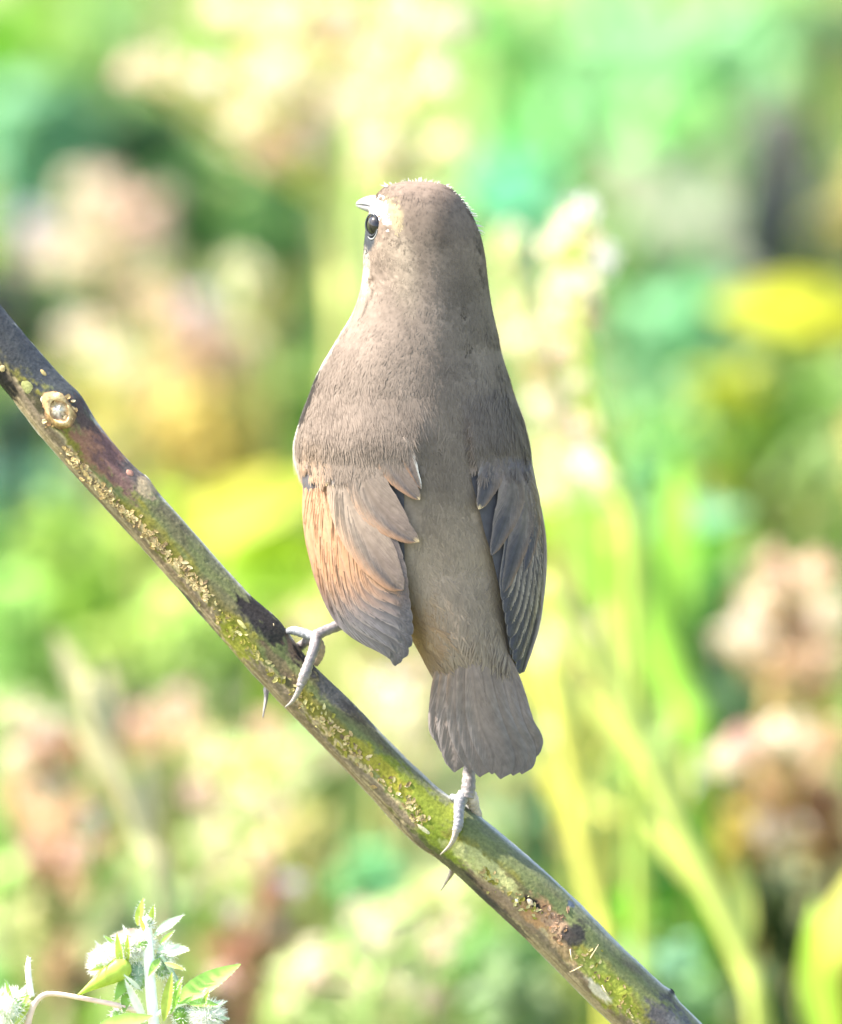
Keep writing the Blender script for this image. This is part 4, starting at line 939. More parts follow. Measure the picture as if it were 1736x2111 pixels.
# --- wing and tail feathers
def blade(pts, hw, depth_fn, off, col_fn, nu=34, nv=11, camber=.5, sink=9, ramp=.3, hug=1.2, blend=0.0, barbs=1.0, seed=0, tipsharp=.55):
    pts = np.asarray(pts, float)
    u = np.linspace(0, 1, nu)
    c = cr(pts, u * (len(pts) - 1))
    d = unit(np.gradient(c, axis=0))
    n = np.stack([-d[:, 1], d[:, 0]], -1)           # v > 0 : to the left of travel (image: right side when going down is -)
    w = cr(np.asarray(hw, float)[:, None], u * (len(hw) - 1))[:, 0]
    w = np.maximum(w, 0) * np.clip((1 - u) / .10, 0.02, 1) ** tipsharp
    v = np.linspace(-1, 1, nv)
    rag = 1 + .05 * (noise(np.stack([u * 22, 0 * u + seed, 0 * u], -1)) - .5)
    X = c[:, None, 0] + n[:, None, 0] * (w * rag)[:, None] * v[None]
    Y = c[:, None, 1] + n[:, None, 1] * (w * rag)[:, None] * v[None]
    D = depth_fn(X, Y) - (off * sstep(0, ramp, u) - hug * sstep(.72, 1, u))[:, None] + sink * sstep(ramp * .75, 0, u)[:, None] - camber * (1 - np.abs(v) ** 1.6)[None] - .35 * np.exp(-(v / .08) ** 2)[None]
    uu, vv = np.meshgrid(u, v, indexing='ij')
    colr = col_fn(uu, vv, X, Y)
    mant = plumage(np.stack([X, Y, D], -1))
    bl = blend * sstep(.62, .12, uu)
    colr = lerp(colr, mant, bl)
    st_ = fbm(np.stack([uu * 7 + vv * 3 + seed, np.abs(vv) * 9 - uu * 26, 0 * uu + seed], -1), 2)
    st2 = fbm(np.stack([uu * 2.5 + seed, vv * 9, 0 * uu + seed], -1), 3)
    colr = colr * (0.76 + .18 * st_ + .30 * st2)[..., None] * (1 - .25 * np.exp(-(vv / .07) ** 2))[..., None]
    base = (B(X, Y, D).reshape(-1, 3), gridfaces(nu, nv), colr.reshape(-1, 3))
    # barbs: fine strips from the shaft out to a slightly frayed edge
    rb = np.random.default_rng(1000 + seed)
    m = int(barbs * (70 + .7 * np.linalg.norm(np.diff(pts, axis=0), axis=1).sum()))
    ub = rb.uniform(.02, .97, m); sg = np.where(rb.uniform(size=m) < .5, -1.0, 1.0)
    vb0 = rb.uniform(.09, .6, m); vb1 = vb0 + rb.uniform(.35, .6, m); vb1 = np.minimum(vb1, rb.uniform(.93, 1.05, m))
    ln_ = max(np.linalg.norm(np.diff(pts, axis=0), axis=1).sum(), 1)
    def at(uq, vq):
        uq = np.clip(uq, 0, 1)
        cq = cr(pts, uq * (len(pts) - 1)); wq = np.interp(uq, u, w)
        nq = np.stack([np.interp(uq, u, n[:, 0]), np.interp(uq, u, n[:, 1])], -1)
        xy = cq + nq * (wq * vq)[:, None]
        dq = depth_fn(xy[:, 0], xy[:, 1]) - off * sstep(0, ramp, uq) + hug * sstep(.72, 1, uq) + sink * sstep(ramp * .75, 0, uq) - camber * np.clip(1 - np.abs(vq) ** 1.6, 0, 1) - .5
        return np.column_stack([xy, dq])
    wm = np.interp(ub, u, w)
    k = .95 * wm / ln_
    a0 = at(ub, sg * vb0); a1 = at(ub + k * (vb1 - vb0) * .5 * 3.6, sg * (vb0 + vb1) / 2); a2 = at(np.minimum(ub + k * (vb1 - vb0) * 3.6, 1.0), sg * vb1)
    dr = unit(a2 - a0); sw = np.column_stack([-dr[:, 1], dr[:, 0], 0 * dr[:, 0]]) * rb.uniform(.5, .95, m)[:, None]
    jb = rb.uniform(.90, 1.06, (m, 1))
    bc_ = [lerp(col_fn(ub, sg * q_, a_[:, 0], a_[:, 1]), plumage(a_), blend * sstep(.62, .12, ub)) * jb for q_, a_ in ((vb0, a0), ((vb0 + vb1) / 2, a1), (np.minimum(vb1, 1), a2))]
    vv6 = np.stack([a0 - sw, a0 + sw, a1 - sw, a1 + sw, a2 - sw * .3, a2 + sw * .3], 1).reshape(-1, 3)
    f6 = (np.array([[0, 1, 3, 2], [2, 3, 5, 4]])[None] + (np.arange(m) * 6)[:, None, None]).reshape(-1, 4)
    return join([base, (B(vv6[:, 0], vv6[:, 1], vv6[:, 2]), f6, np.stack([bc_[0], bc_[0], bc_[1], bc_[1], bc_[2], bc_[2]], 1).reshape(-1, 3))])

ENV = np.vstack([ROWS[:18], np.array([(1000, 618, 1107, -54, 330), (1060, 627, 1114, -54, 300), (1120, 638, 1119, -53, 280), (1180, 656, 1122, -51, 260), (1240, 682, 1114, -48, 240), (1300, 714, 1099, -44, 220), (1350, 756, 1086, -40, 200), (1400, 800, 1070, -36, 180)], float)])
_env = cr(ENV, np.linspace(0, len(ENV) - 1, 3000))
def env_depth(X, Y):
    l, r, b, f = [np.interp(Y, _env[:, 0], _env[:, k]) for k in (1, 2, 3, 4)]
    cx, a = (l + r) / 2, (r - l) / 2
    t = np.clip(np.abs((X - cx) / a), 0, 1)
    return (b + f) / 2 - (f - b) / 2 * (1 - t ** NEXP) ** (1 / NEXP)
def wing_hull(side):
    if side < 0:
        yo = [770, 800, 835, 860, 880, 905, 960, 1010, 1070, 1140, 1220, 1290, 1330, 1372]; xo = [662, 648, 638, 630, 624, 618, 612, 619, 626, 642, 672, 708, 742, 790]
        yi = [880, 1020, 1110, 1200, 1240, 1300, 1372]; xi = [900, 880, 868, 842, 836, 842, 842]
    else:
        yo = [770, 800, 835, 860, 880, 905, 960, 1010, 1080, 1150, 1200, 1260, 1320, 1390]; xo = [1040, 1050, 1060, 1069, 1076, 1084, 1098, 1108, 1117, 1123, 1123, 1112, 1097, 1076]
        yi = [880, 990, 1050, 1100, 1140, 1200, 1250, 1310, 1390]; xi = [960, 968, 984, 996, 1010, 1024, 1034, 1044, 1058]
    def fn(X, Y):
        o = np.interp(Y, yo, xo); i = np.interp(Y, yi, xi)
        t = np.clip((X - o) / (i - o), 0, 1)
        do = np.interp(Y, [900, 1000, 1200, 1380], [175, 165, 110, 55])
        di = np.interp(Y, [900, 1000, 1200, 1380], [-54, -56, -50, -30])
        h = do + (di - do) * np.sqrt(np.clip(1 - (1 - t) ** 2, 0, 1))
        return env_depth(X, Y) - 1.5
    return fn, (yo, xo), (yi, xi)
def mixc(*a):
    return np.array(a)
RUF = mixc(.335, .185, .105); RUF2 = mixc(.25, .165, .11); DK = mixc(.060, .056, .060); MIDB = mixc(.145, .122, .110); CREAM = mixc(.80, .60, .33); PALEE = mixc(.30, .25, .21)

def build_wing(side):
    fn, O, I = wing_hull(side)
    # wing membrane under the feathers
    ys = np.linspace(905, 1330 if side < 0 else 1350, 60)
    ts = np.linspace(0.03, .97, 22)
    xo = np.interp(ys, *O); xi = np.interp(ys, *I)
    if side < 0:
        xi = np.minimum(xi, np.interp(ys, [1200, 1300, 1352], [840, 832, 806]))
    xo = xo + (xi - xo) * .14 * sstep(1180, 1320, ys)
    X = xo[:, None] + (xi - xo)[:, None] * ts[None]; Y = ys[:, None] + 0 * X
    D0 = fn(X, Y) + 3 + 8 * sstep(960, 905, Y)
    D1 = D0 + 10
    nv_ = len(ts)
    v = np.vstack([B(X, Y, D0).reshape(-1, 3), B(X, Y, D1).reshape(-1, 3)])
    f0 = gridfaces(len(ys), nv_)
    f = np.vstack([f0, f0[:, ::-1] + len(ys) * nv_])
    wing = mesh('wing', v, f, M_feather, bird, np.broadcast_to(DK * 1.1, v.shape))
    if side < 0:
        tips = [(815, 1373), (828, 1360), (836, 1340), (839, 1316), (838, 1292), (835, 1268), (833, 1246), (832, 1226), (830, 1208)]
        for i, T in enumerate(tips):
            pts = [(640 + 11.5 * i, 925 - 3 * i), (652 + 15.5 * i, 1100 - 4 * i), (711 + 11.8 * i, 1264 - 14 * i), (T[0] - 8, T[1] - 32), T]
            def cf(u, vv, X, Y, i=i):
                e = sstep(.15, .75, vv)                       # leading (left) edge
                k = sstep(1300, 1150, Y)
                c = lerp(np.broadcast_to(DK * 1.35, X.shape + (3,)), lerp(np.broadcast_to(DK * 2.0, X.shape + (3,)), RUF, k), e)
                c = lerp(c, RUF * .9, sstep(1270, 1110, Y) * .82 * sstep(9, 5, i + 0 * Y))
                return lerp(c, PALEE * .8, sstep(.80, 1.0, np.abs(vv)) * .25)
            o = blade(pts, [13, 25, 27, 17, 9], fn, .8 + .7 * i, cf, seed=i + 10, barbs=.3)
            mesh('flight_feather', o[0], o[1], M_feather, wing, o[2])
        T = [((690, 925), (734, 1070), (798, 1178), (832, 1216), [22, 44, 44, 26, 12], 0), ((720, 900), (762, 1015), (820, 1086), (864, 1117), [24, 42, 40, 22, 9], 1), ((772, 885), (806, 950), (840, 1000), (866, 1030), [16, 28, 28, 16, 7], 2), ((818, 880), (836, 930), (852, 970), (868, 1008), [8, 14, 14, 9, 4], 3)]
        for p0, p1, p2, p3, hw, i in T:
            def cf(u, vv, X, Y, i=i):
                c = lerp(np.broadcast_to(MIDB * np.array([1.22, 1.1, 1.02]), X.shape + (3,)), DK * 1.25, sstep(.1, .35, vv) * sstep(.75, .45, vv) * .8)
                c = lerp(c, RUF2 * np.array([1.12, .95, .85]), sstep(.35, .9, vv) * .9)
                if i in (1, 2): c = lerp(c, CREAM * .8, sstep(.90, .97, u) * .7)
                if i == 3: c = lerp(c, mixc(.7, .66, .6), sstep(-.5, -.9, vv) * .8)
                return c
            o = blade([p0, p1, p2, p3], hw, fn, 7.6 + .6 * i, cf, seed=i + 30, ramp=.2, sink=10, blend=.95)
            mesh('tertial_feather', o[0], o[1], M_feather, wing, o[2])
        for i in range(8):
            bx = 630 + 15 * i
            tipx = 634 + 13.0 * i; tipy = 1000 + [(-34), (-10), 6, 2, 10, -6, 4, -16][i]
            def cf(u, vv, X, Y, i=i):
                c = lerp(np.broadcast_to(MIDB * 1.25, X.shape + (3,)), RUF2 * 1.1, sstep(.2, .8, np.abs(vv)) * .7)
                if i in (2, 3, 4): c = lerp(c, CREAM * 1.05, sstep(.90, .965, u))
                return c
            o = blade([(bx, 888), (bx - 1, 950), (tipx, tipy)], [11, 14, 11, 8], fn, 6.9 + .3 * (i % 4), cf, seed=i + 50, nu=24, nv=9, hug=1, blend=1.0)
            mesh('covert_feather', o[0], o[1], M_feather, wing, o[2])
    else:  # shade painted into this wing: darker, greyer feathers than on the left
        tips = [(1071, 1389), (1064, 1366), (1058, 1342), (1052, 1316), (1048, 1292), (1043, 1266), (1038, 1240)]
        for i, T in enumerate(tips):
            pts = [(1080 - 6 * i, 925 - 3 * i), (1109 - 8.5 * i, 1110 - 3 * i), (1101 - 9 * i, 1262 - 12 * i), (T[0] + 5, T[1] - 22), T]
            def cf(u, vv, X, Y, i=i):
                c = lerp(np.broadcast_to(DK * 1.15, X.shape + (3,)), PALEE * 1.0, sstep(-.45, -.85, vv) * .9)
                c = lerp(c, RUF2, sstep(-.3, -.8, vv) * sstep(1230, 1060, Y) * .5)
                return lerp(c, PALEE * 1.1, sstep(.86, 1.0, np.abs(vv)) * .5)
            o = blade(pts, [9, 17, 17, 12, 6], fn, .8 + .7 * i, cf, seed=i + 70)
            mesh('flight_feather', o[0], o[1], M_feather, wing, o[2])
        T = [((1076, 915), (1084, 1050), (1060, 1150), (1038, 1222), [14, 24, 24, 15, 8], 0), ((1044, 900), (1056, 1015), (1034, 1092), (1013, 1145), [14, 27, 27, 16, 7], 1), ((1006, 885), (1014, 960), (1003, 1010), (987, 1050), [12, 25, 26, 16, 8], 2), ((1076, 940), (1099, 1030), (1098, 1110), (1082, 1180), [8, 13, 15, 10, 6], -1)]
        for p0, p1, p2, p3, hw, i in T:
            def cf(u, vv, X, Y, i=i):
                c = lerp(np.broadcast_to(MIDB * .9, X.shape + (3,)), DK * 1.1, sstep(-.55, -.1, vv) * sstep(.9, .5, vv) * .9)
                c = lerp(c, RUF2 * .8, sstep(-.5, -.9, vv) * .75)
                if i == 2: c = lerp(c, CREAM * .8, sstep(.90, .97, u) * .9); c = lerp(c, mixc(.7, .66, .62), sstep(.7, .95, vv) * sstep(.6, .1, u) * .8)
                return c
            o = blade([p0, p1, p2, p3], hw, fn, 7.0 + .6 * i, cf, seed=i + 90, ramp=.2, sink=10, blend=.95)
            mesh('tertial_feather', o[0], o[1], M_feather, wing, o[2])
        for i in range(5):
            bx = 1083 - 13 * i
            def cf(u, vv, X, Y, i=i):
                return lerp(np.broadcast_to(MIDB, X.shape + (3,)), PALEE * .9, sstep(.6, .95, np.abs(vv)) * .6)
            o = blade([(bx - 4, 905), (bx + 1, 945), (bx + 2, 985 + 4 * (i % 2))], [9, 13, 11, 7], fn, 8.0 + .4 * (i % 3), cf, seed=i + 110, nu=22, nv=9, hug=4, blend=1.0)
            mesh('covert_feather', o[0], o[1], M_feather, wing, o[2])
    return wing
WINGS = {-1: build_wing(-1), 1: build_wing(1)}

# soft scapular feathers that cover the roots of the wing feathers
def scapulars(side, n, seed):
    r = np.random.default_rng(seed)
    fn, O, I = wing_hull(side)
    n = int(n * 1.35); Y = r.uniform(770, 985, n); t = r.uniform(.02, 1.0, n)
    o = np.interp(Y, *O); i = np.interp(Y, *I)
    X = o + (i - o) * t
    low = np.interp(t, [0, .25, .45, .7, 1], [940, 950, 932, 916, 908]) if side < 0 else np.interp(t, [0, .3, .6, 1], [950, 945, 930, 908])
    ok = (Y < low + r.normal(0, 20, n)) & (r.uniform(size=n) < sstep(770, 880, Y) + .03)
    X, Y = X[ok], Y[ok]
    off = 16 * sstep(835, 945, Y)
    def D(X, Y):
        tt_ = (X - np.interp(Y, *O)) / (np.interp(Y, *I) - np.interp(Y, *O))
        return env_depth(X, Y) - 10.5 * sstep(800, 935, Y) * sstep(1.02, .8, tt_)
    p = np.stack([X, Y, D(X, Y)], -1)
    du = unit(np.stack([0 * X + (.10 if side < 0 else -.03), 0 * X + 1, 0 * X], -1))
    p2 = p + du * 6; p2[:, 2] = D(p2[:, 0], p2[:, 1]); du = unit(p2 - p)
    p3 = p + np.array([6.0, 0, 0]); p3[:, 2] = D(p3[:, 0], p3[:, 1])
    nrm = unit(np.cross(du, p3 - p)); nrm *= -np.sign(nrm[:, 2:3])
    sd = unit(np.cross(du, nrm))
    m = len(p); L = r.uniform(28, 46, m)
    colr = plumage(p); fj = r.uniform(.94, 1.06, (m, 1))
    yaw = r.normal(0, .12, m)
    vs, cs = [], []
    K = 15
    for k in range(K):
        s_ = k / (K - 1) * 2 - 1
        a = yaw + s_ * .38 + r.normal(0, .06, m)
        d = unit(du * np.cos(a)[:, None] + sd * np.sin(a)[:, None] + nrm * r.uniform(.0, .07, m)[:, None])
        st_ = p + sd * (s_ * L * .10)[:, None] - nrm * 1.5
        ln = (L * (1 - .3 * s_ * s_) * r.uniform(.7, 1.05, m))[:, None]
        sw = unit(np.cross(d, nrm)) * r.uniform(1.1, 1.9, m)[:, None]
        mid = st_ + d * ln * .55 + nrm * .8; end = st_ + d * ln
        vs.append(np.stack([st_ - sw, st_ + sw, mid - sw * .9, mid + sw * .9, end - sw * .15, end + sw * .15], 1))
        cc = colr * fj * r.uniform(.92, 1.08, (m, 1))
        cs.append(np.stack([cc * .9, cc * .9, cc, cc, cc * 1.05, cc * 1.05], 1))
    v = np.concatenate(vs).reshape(-1, 3); cc = np.concatenate(cs).reshape(-1, 3)
    q_ = len(v) // 6
    f = (np.array([[0, 1, 3, 2], [2, 3, 5, 4]])[None] + (np.arange(q_) * 6)[:, None, None]).reshape(-1, 4)
    mesh('scapular_feathers', B(v[:, 0], v[:, 1], v[:, 2]), f, M_plume, WINGS[side], cc, kind='stuff')
scapulars(-1, 2600, 71)
scapulars(1, 1800, 72)

# tail: a fan of ten feathers, the middle pair on top
def tail_depth(X, Y):
    cx = np.interp(Y, [1300, 1400, 1500, 1600], [965, 978, 998, 1012])
    return np.interp(Y, [1270, 1300, 1400, 1600], [-40, -36, -20, 8]) + ((X - cx) / np.interp(Y, [1300, 1400, 1500], [62, 78, 110])) ** 2 * 28
tail_root = B(975, 1310, 10)
tips = [(920, 1562), (937, 1592), (968, 1588), (989, 1602), (1014, 1596), (1032, 1606), (1058, 1599), (1076, 1596), (1098, 1568)]
bases = [938, 946, 954, 963, 972, 981, 990, 1000, 1010]
mids = [905, 921, 938, 957, 976, 996, 1016, 1038, 1060]
tailb = None
order = [0, 8, 1, 7, 2, 6, 3, 5, 4]
for k, i in enumerate(order):
    T = tips[i]
    pts = [(bases[i] * .8 + 974 * .2, 1275), (mids[i] * .96 + 976 * .04, 1395), ((mids[i] * .62 + T[0] * .38) - (8 if i == 0 else 0) + (7 if i == 8 else 0), 1490), (T[0] - (8 if i == 0 else 0) + (4 if i == 8 else 2), T[1] - 40), T]
    def cf(u, vv, X, Y, i=i):
        ed = vv if i <= 4 else -vv                                # outer vane
        c = np.broadcast_to(mixc(.195, .152, .130) * (1.0 + .11 * ((i * 5) % 3 - 1)), X.shape + (3,))
        c = lerp(c, mixc(.185, .16, .15), sstep(.2, .9, ed) * .9)
        c = lerp(c, mixc(.125, .108, .105), sstep(1440, 1570, Y) * .6)
        c = lerp(c, mixc(.26, .17, .115), sstep(1500, 1380, Y) * sstep(.3, .9, ed) * (0.8 if i < 3 else .35))
        return c
    hw = [8, 17, 27, 28, 12] if i not in (0, 8) else [8, 14, 20, 18, 7]
    o = blade(pts, hw, tail_depth, .8 + .7 * k, cf, seed=i + 130, sink=12, nu=44, tipsharp=.6)
    if tailb is None:
        tv, tf = ball((968, 1340, 14), 44, 60, 16, 14, 20)
        tailb = mesh('tail', B(tv[:, 0], tv[:, 1], tv[:, 2]), tf, M_skin, bird, np.broadcast_to(RUMP * .8, tv.shape))
    mesh('tail_feather', o[0], o[1], M_feather, tailb, o[2])
# ragged tail-feather points
# --- legs and feet
LEG = np.array([0.18, 0.155, 0.15])
def limb(name, pts, rad, par, colr=LEG, sq=1.0, bumps=.07, sub=7):
    pts = np.asarray(pts, float)
    v, f = tube(B(pts[:, 0], pts[:, 1], pts[:, 2]), np.asarray(rad) * S, 14, sub, bumps, sq)
    j = 0.85 + .3 * fbm(v / S / 9, 2)
    return mesh(name, v, f, M_leg, par, np.asarray(colr)[None] * j[:, None])
# stem surface depths where the toes run: centre depth 135, radius about 56
leg = limb('leg', [(800, 1255, 150), (745, 1275, 128), (700, 1289, 110), (665, 1303, 98), (645, 1314, 92)], [19, 14, 11.5, 11, 12], bird)
t = limb('toe', [(652, 1312, 92), (647, 1338, 76), (637, 1366, 66), (628, 1392, 64), (618, 1416, 66)], [12, 11.5, 10.5, 12, 8], leg)
limb('claw', [(622, 1408, 63), (614, 1428, 68), (603, 1446, 80), (588, 1458, 96)], [7.5, 6, 4.2, 1.2], t, (0.22, .19, .18), bumps=0)
t = limb('toe', [(650, 1315, 96), (628, 1306, 104), (606, 1300, 112), (592, 1302, 118)], [11, 10, 9, 6], leg, (0.20, .20, .21))
t = limb('toe', [(652, 1318, 100), (660, 1336, 104), (658, 1352, 112), (650, 1368, 124)], [12, 11, 10, 8], leg, (0.30, .22, .16))
t = limb('toe', [(640, 1316, 110), (600, 1350, 190), (562, 1400, 200), (549, 1424, 190)], [10, 9.5, 9, 7], leg)
limb('claw', [(549, 1420, 192), (549, 1436, 180), (546, 1456, 172), (542, 1480, 168)], [6.5, 4.5, 3, 1.2], t, (0.2, .18, .17), bumps=0)
leg = limb('leg', [(985, 1400, 150), (975, 1500, 120), (968, 1580, 96), (966, 1620, 86), (962, 1645, 84)], [17, 14, 13, 15, 15], bird, sq=1.0)
t = limb('toe', [(958, 1636, 86), (948, 1656, 78), (946, 1678, 70), (945, 1700, 66), (940, 1714, 66)], [14, 12.5, 11, 10.5, 9], leg, (0.19, .18, .187))
limb('claw', [(941, 1708, 64), (937, 1726, 64), (927, 1744, 70), (908, 1762, 82)], [8, 6.2, 4.2, 1.2], t, (0.26, .22, .18), bumps=0)
t = limb('toe', [(966, 1630, 90), (974, 1648, 100), (978, 1664, 112), (988, 1680, 128)], [13, 13, 11, 7], leg, (0.36, .30, .28))
t = limb('toe', [(955, 1640, 100), (942, 1646, 104), (930, 1642, 112)], [11, 9, 6], leg, (0.26, .26, .27))
t = limb('toe', [(962, 1640, 110), (985, 1690, 205), (960, 1760, 208), (932, 1794, 192)], [10, 9.5, 9, 7], leg)
limb('claw', [(934, 1790, 194), (929, 1803, 184), (921, 1816, 178), (909, 1836, 172)], [7, 5.5, 3.6, 1.2], t, (0.34, .28, .2), bumps=0)
# ------------------------------------------------------------------ woolly-budded plant low in front
r = np.random.default_rng(401)
FD = 60.0
stem_path = B(np.array([303, 306, 310, 318, 335, 360, 395, 430.]), np.array([1890, 1960, 2030, 2115, 2300, 2650, 3200, 3800.]), np.array([FD, FD, FD, FD, FD + 10, FD + 30, FD + 60, FD + 90]))
g0 = np.array([stem_path[-1][0] + .01, stem_path[-1][1] + .01, -.012])
fgp = empty('woolly_bud_plant', (g0[0], g0[1], 0), 'hairy green plant with woolly white buds and pointed leaves below the stem', 'plant')
sp = np.vstack([stem_path, g0])
v, f = tube(sp, np.array([8, 11, 12, 12, 13, 14, 16, 18, 20]) * S, 12, 8)
WG = np.array([0.80, 0.82, 0.70]); LG = np.array([0.27, 0.47, 0.09]); YG = np.array([0.42, 0.52, 0.09]); BG = np.array([0.42, 0.55, 0.38]); PK = np.array([0.62, 0.45, 0.36])
mesh('stem', v, f, M_stem, fgp, np.broadcast_to(WG, v.shape) * (.8 + .4 * fbm(v / S / 12, 2))[:, None])
def fleaf(b, t, w, c, dz=0, droop=.12, nrm=(-.2, -.9, .5), fold=.35, par=None):
    b_ = B(b[0], b[1], FD + dz); t_ = B(t[0], t[1], FD + dz - 25)
    L = np.linalg.norm(t_ - b_)
    v, f, cc = blades(b_[None], unit(t_ - b_), np.array(nrm, float), L, w * S, c, 14, droop, fold, .85)
    n_ = .8 + .4 * fbm(v / S / 14, 3)
    o = mesh('leaf', v, f, M_fresh, par or fgp, cc * n_[:, None])
    # fine marginal hairs
    hv = []
    idx = np.arange(len(v)).reshape(-1, 3)
    for e in (0, 2):
        pts = v[idx[:, e]]
        for k in range(1, len(pts) - 1):
            for m in range(2):
                p = pts[k] + (pts[k + 1] - pts[k]) * r.uniform()
                ou = unit(v[idx[k, e]] - v[idx[k, 1]] + (pts[k + 1] - pts[k]) * .6)
                q = p + ou * r.uniform(3, 7) * S
                hv.append(np.stack([p - UP * .5 * S, p + UP * .5 * S, q]))
    hv = np.array(hv)
    mesh('leaf_hairs', hv.reshape(-1, 3), np.arange(len(hv) * 3).reshape(-1, 3), M_wool, o, np.broadcast_to([.7, .72, .6], (len(hv) * 3, 3)), kind='stuff')
    return o
for a in [((284, 1908), (290, 1858), 17, YG, 0, .3), ((311, 1902), (315, 1869), 12, YG, 5), ((318, 1928), (374, 1886), 20, BG, -5, .1), ((322, 1920), (366, 1894), 10, WG, -12, .05), ((325, 1957), (390, 1956), 20, BG * 1.2, 0, -.1), ((296, 1922), (232, 1926), 20, PK, 0, .2),
          ((262, 1932), (188, 1965), 17, WG * .9, -8, .1), ((250, 1996), (240, 1926), 15, YG, -14, .1), ((262, 1990), (262, 1930), 12, YG, -10, .1), ((358, 2070), (488, 1984), 44, LG * 1.25, -10, .16), ((375, 2062), (448, 2070), 20, LG, -14, .1), ((338, 2105), (352, 2006), 22, YG * .9, -14, .1),
          ((352, 2090), (372, 2020), 16, LG, -6, .1), ((300, 2105), (258, 2022), 18, WG * .8, -16, .1), ((196, 2122), (312, 2092), 34, LG * 1.3, -20, .1), ((330, 1975), (306, 2010), 16, LG, -4), ((275, 2000), (236, 2060), 26, LG * .9, 5, .1), ((265, 2040), (255, 2085), 22, LG * .7, 6, .1), ((395, 2100), (455, 2062), 14, BG, -10), ((20, 2090), (58, 2052), 26, LG, -6), ((60, 2060), (30, 2110), 24, YG, -4), ((420, 2125), (480, 2120), 20, WG * .8, -8)] + [((X_, Y_), (X_ + L_ * math.cos(a_), Y_ - L_ * math.sin(a_)), 9, [WG, BG, YG, LG][k_ % 4], -16 + (k_ % 5) * 4, .15) for k_, (X_, Y_, L_, a_) in enumerate([(225, 1985, 44, 2.7), (222, 1975, 40, 2.2), (230, 1992, 46, 3.3), (250, 1955, 40, 2.5), (270, 1945, 38, 2.0), (345, 1970, 42, .3), (340, 1985, 40, -.3), (330, 1945, 36, .8), (425, 2085, 44, .5), (430, 2095, 40, -.1), (415, 2078, 36, 1.2), (25, 2065, 42, 1.9), (35, 2065, 40, 1.1), (15, 2075, 44, 2.8), (300, 1925, 34, 1.9), (350, 2050, 40, 1.0), (290, 2040, 42, 2.4), (395, 2070, 40, .9)])]:
    fleaf(*a)
# hooded bud: swollen yellow green pod with a drawn-out tip
u = np.linspace(0, 1, 26); a = np.linspace(0, 2 * np.pi, 20, endpoint=False)
c0 = cr(np.array([(160, 2052), (190, 2032), (222, 2012), (250, 1996), (268, 1984)], float), u * 4)
w0 = np.interp(u, [0, .2, .5, .75, .93, 1], [1.5, 8, 20, 25, 16, 1])
tg_ = unit(np.gradient(c0, axis=0)); nn_ = np.stack([-tg_[:, 1], tg_[:, 0]], -1)
X = c0[:, None, 0] + nn_[:, None, 0] * w0[:, None] * np.cos(a); Y = c0[:, None, 1] + nn_[:, None, 1] * w0[:, None] * np.cos(a); D = FD - 14 + w0[:, None] * np.sin(a) * .8
v = B(X, Y, D).reshape(-1, 3)
mesh('hooded_bud', v, gridfaces(26, 20, True), M_fresh, fgp, np.broadcast_to(YG * 1.1, v.shape) * (.75 + .5 * fbm(v / S / 16, 3))[:, None])
def wool_bud(X, Y, rx, ry, c, nh, hl, dz=0):
    rx, ry, hl = rx * .8, ry * .8, hl * 1.45
    v, f = ball((X, Y, FD + dz), rx, ry, min(rx, ry), 16, 22)
    n_ = fbm(v / 12, 3)
    v = np.array([X, Y, FD + dz]) + (v - np.array([X, Y, FD + dz])) * (.55 + .9 * n_)[:, None]
    cc = lerp(np.broadcast_to(c, v.shape), LG, sstep(.5, .68, n_))
    o = mesh('woolly_bud', B(v[:, 0], v[:, 1], v[:, 2]), f, M_fresh, fgp, cc)
    d = rand_dirs(nh, r)
    p = np.array([X, Y, FD + dz]) + d * np.array([rx, ry, min(rx, ry)]) * .92
    q = p + unit(d + rand_dirs(nh, r) * .45) * (hl * r.uniform(.4, 1.1, (nh, 1)))
    m = (p + q) / 2 + rand_dirs(nh, r) * hl * .10
    sd = unit(np.cross(q - p, rand_dirs(nh, r))) * .7
    V = np.stack([p - sd, p + sd, m - sd * .8, m + sd * .8, q - sd * .2, q + sd * .2], 1).reshape(-1, 3)
    F = (np.array([[0, 1, 3, 2], [2, 3, 5, 4]])[None] + (np.arange(nh) * 6)[:, None, None]).reshape(-1, 4)
    mesh('wool', B(V[:, 0], V[:, 1], V[:, 2]), F, M_wool, o, np.broadcast_to([.82, .82, .76], V.shape), kind='stuff')
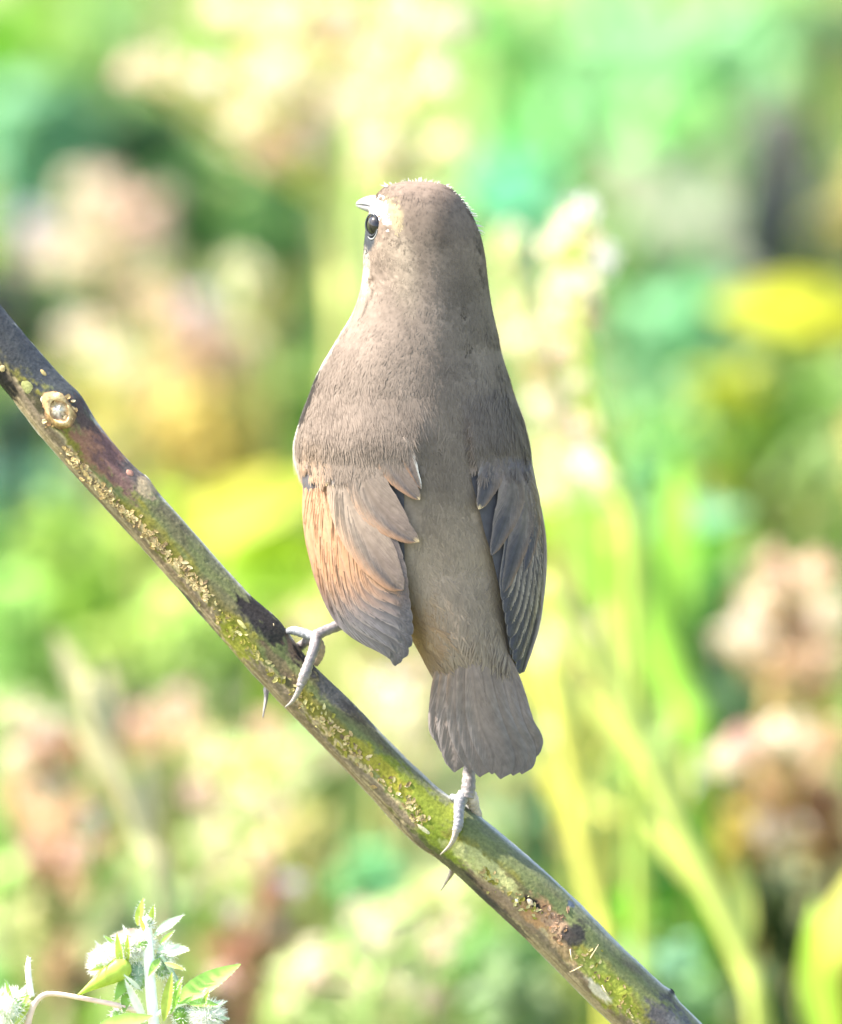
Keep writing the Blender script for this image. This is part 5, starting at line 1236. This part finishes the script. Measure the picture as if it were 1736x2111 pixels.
for a in [(218, 1985, 32, 28, WG, 1400, 15, 10), (290, 1945, 28, 26, WG, 900, 13, 8), (258, 1958, 26, 22, WG, 700, 13, 2), (285, 2010, 24, 34, BG, 300, 10, 12), (335, 1990, 22, 30, BG, 350, 10, 14), (345, 1962, 18, 16, WG, 250, 12, 8), (425, 2092, 34, 28, WG, 1300, 15, -6), (20, 2075, 38, 36, WG, 1400, 15, 0), (305, 1905, 12, 14, WG, 200, 8, 0), (375, 2095, 22, 24, LG, 200, 9, 6), (240, 2090, 12, 10, WG, 120, 9, 4)]:
    wool_bud(*a)
for pts, rad, c in [([(292, 2088), (240, 2072), (180, 2060), (115, 2049), (84, 2055), (64, 2085), (52, 2140)], [6, 5.5, 5, 5, 6, 7, 8], PK * 1.1), ([(66, 2055), (60, 2020), (58, 1995), (60, 1974)], [6, 6.5, 6, 4], WG), ([(332, 1968), (352, 2000), (370, 2035), (374, 2070)], [4, 5, 5, 6], BG * .7), ([(318, 2095), (345, 2080), (395, 2066), (420, 2085)], [5, 5, 4, 4], WG)]:
    A = np.array(pts, float)
    path = B(A[:, 0], A[:, 1], FD - 6 + 0 * A[:, 0])
    v, f = tube(path, np.array(rad) * S, 10, 6)
    o = mesh('side_stalk', v, f, M_stem, fgp, np.broadcast_to(c, v.shape) * (.8 + .4 * fbm(v / S / 10, 2))[:, None])
    nh = 160
    t = r.uniform(0, len(A) - 1, nh)
    p = cr(path, t); dd = rand_dirs(nh, r); q = p + dd * (np.interp(t, range(len(rad)), rad) + r.uniform(3, 9, nh))[:, None] * S
    sd = unit(np.cross(dd, rand_dirs(nh, r))) * .55 * S
    V = np.stack([p - sd, p + sd, q], 1).reshape(-1, 3)
    mesh('stalk_hairs', V, np.arange(len(V)).reshape(-1, 3), M_wool, o, np.broadcast_to([.8, .78, .7], V.shape), kind='stuff')
nh = 500
t = r.uniform(0, 3.5, nh); p = cr(stem_path, t); dd = rand_dirs(nh, r); q = p + dd * (r.uniform(12, 19, nh))[:, None] * S
sd = unit(np.cross(dd, rand_dirs(nh, r))) * .55 * S
V = np.stack([p - sd, p + sd, q], 1).reshape(-1, 3)
mesh('stem_hairs', V, np.arange(len(V)).reshape(-1, 3), M_wool, fgp, np.broadcast_to([.82, .82, .78], V.shape), kind='stuff')
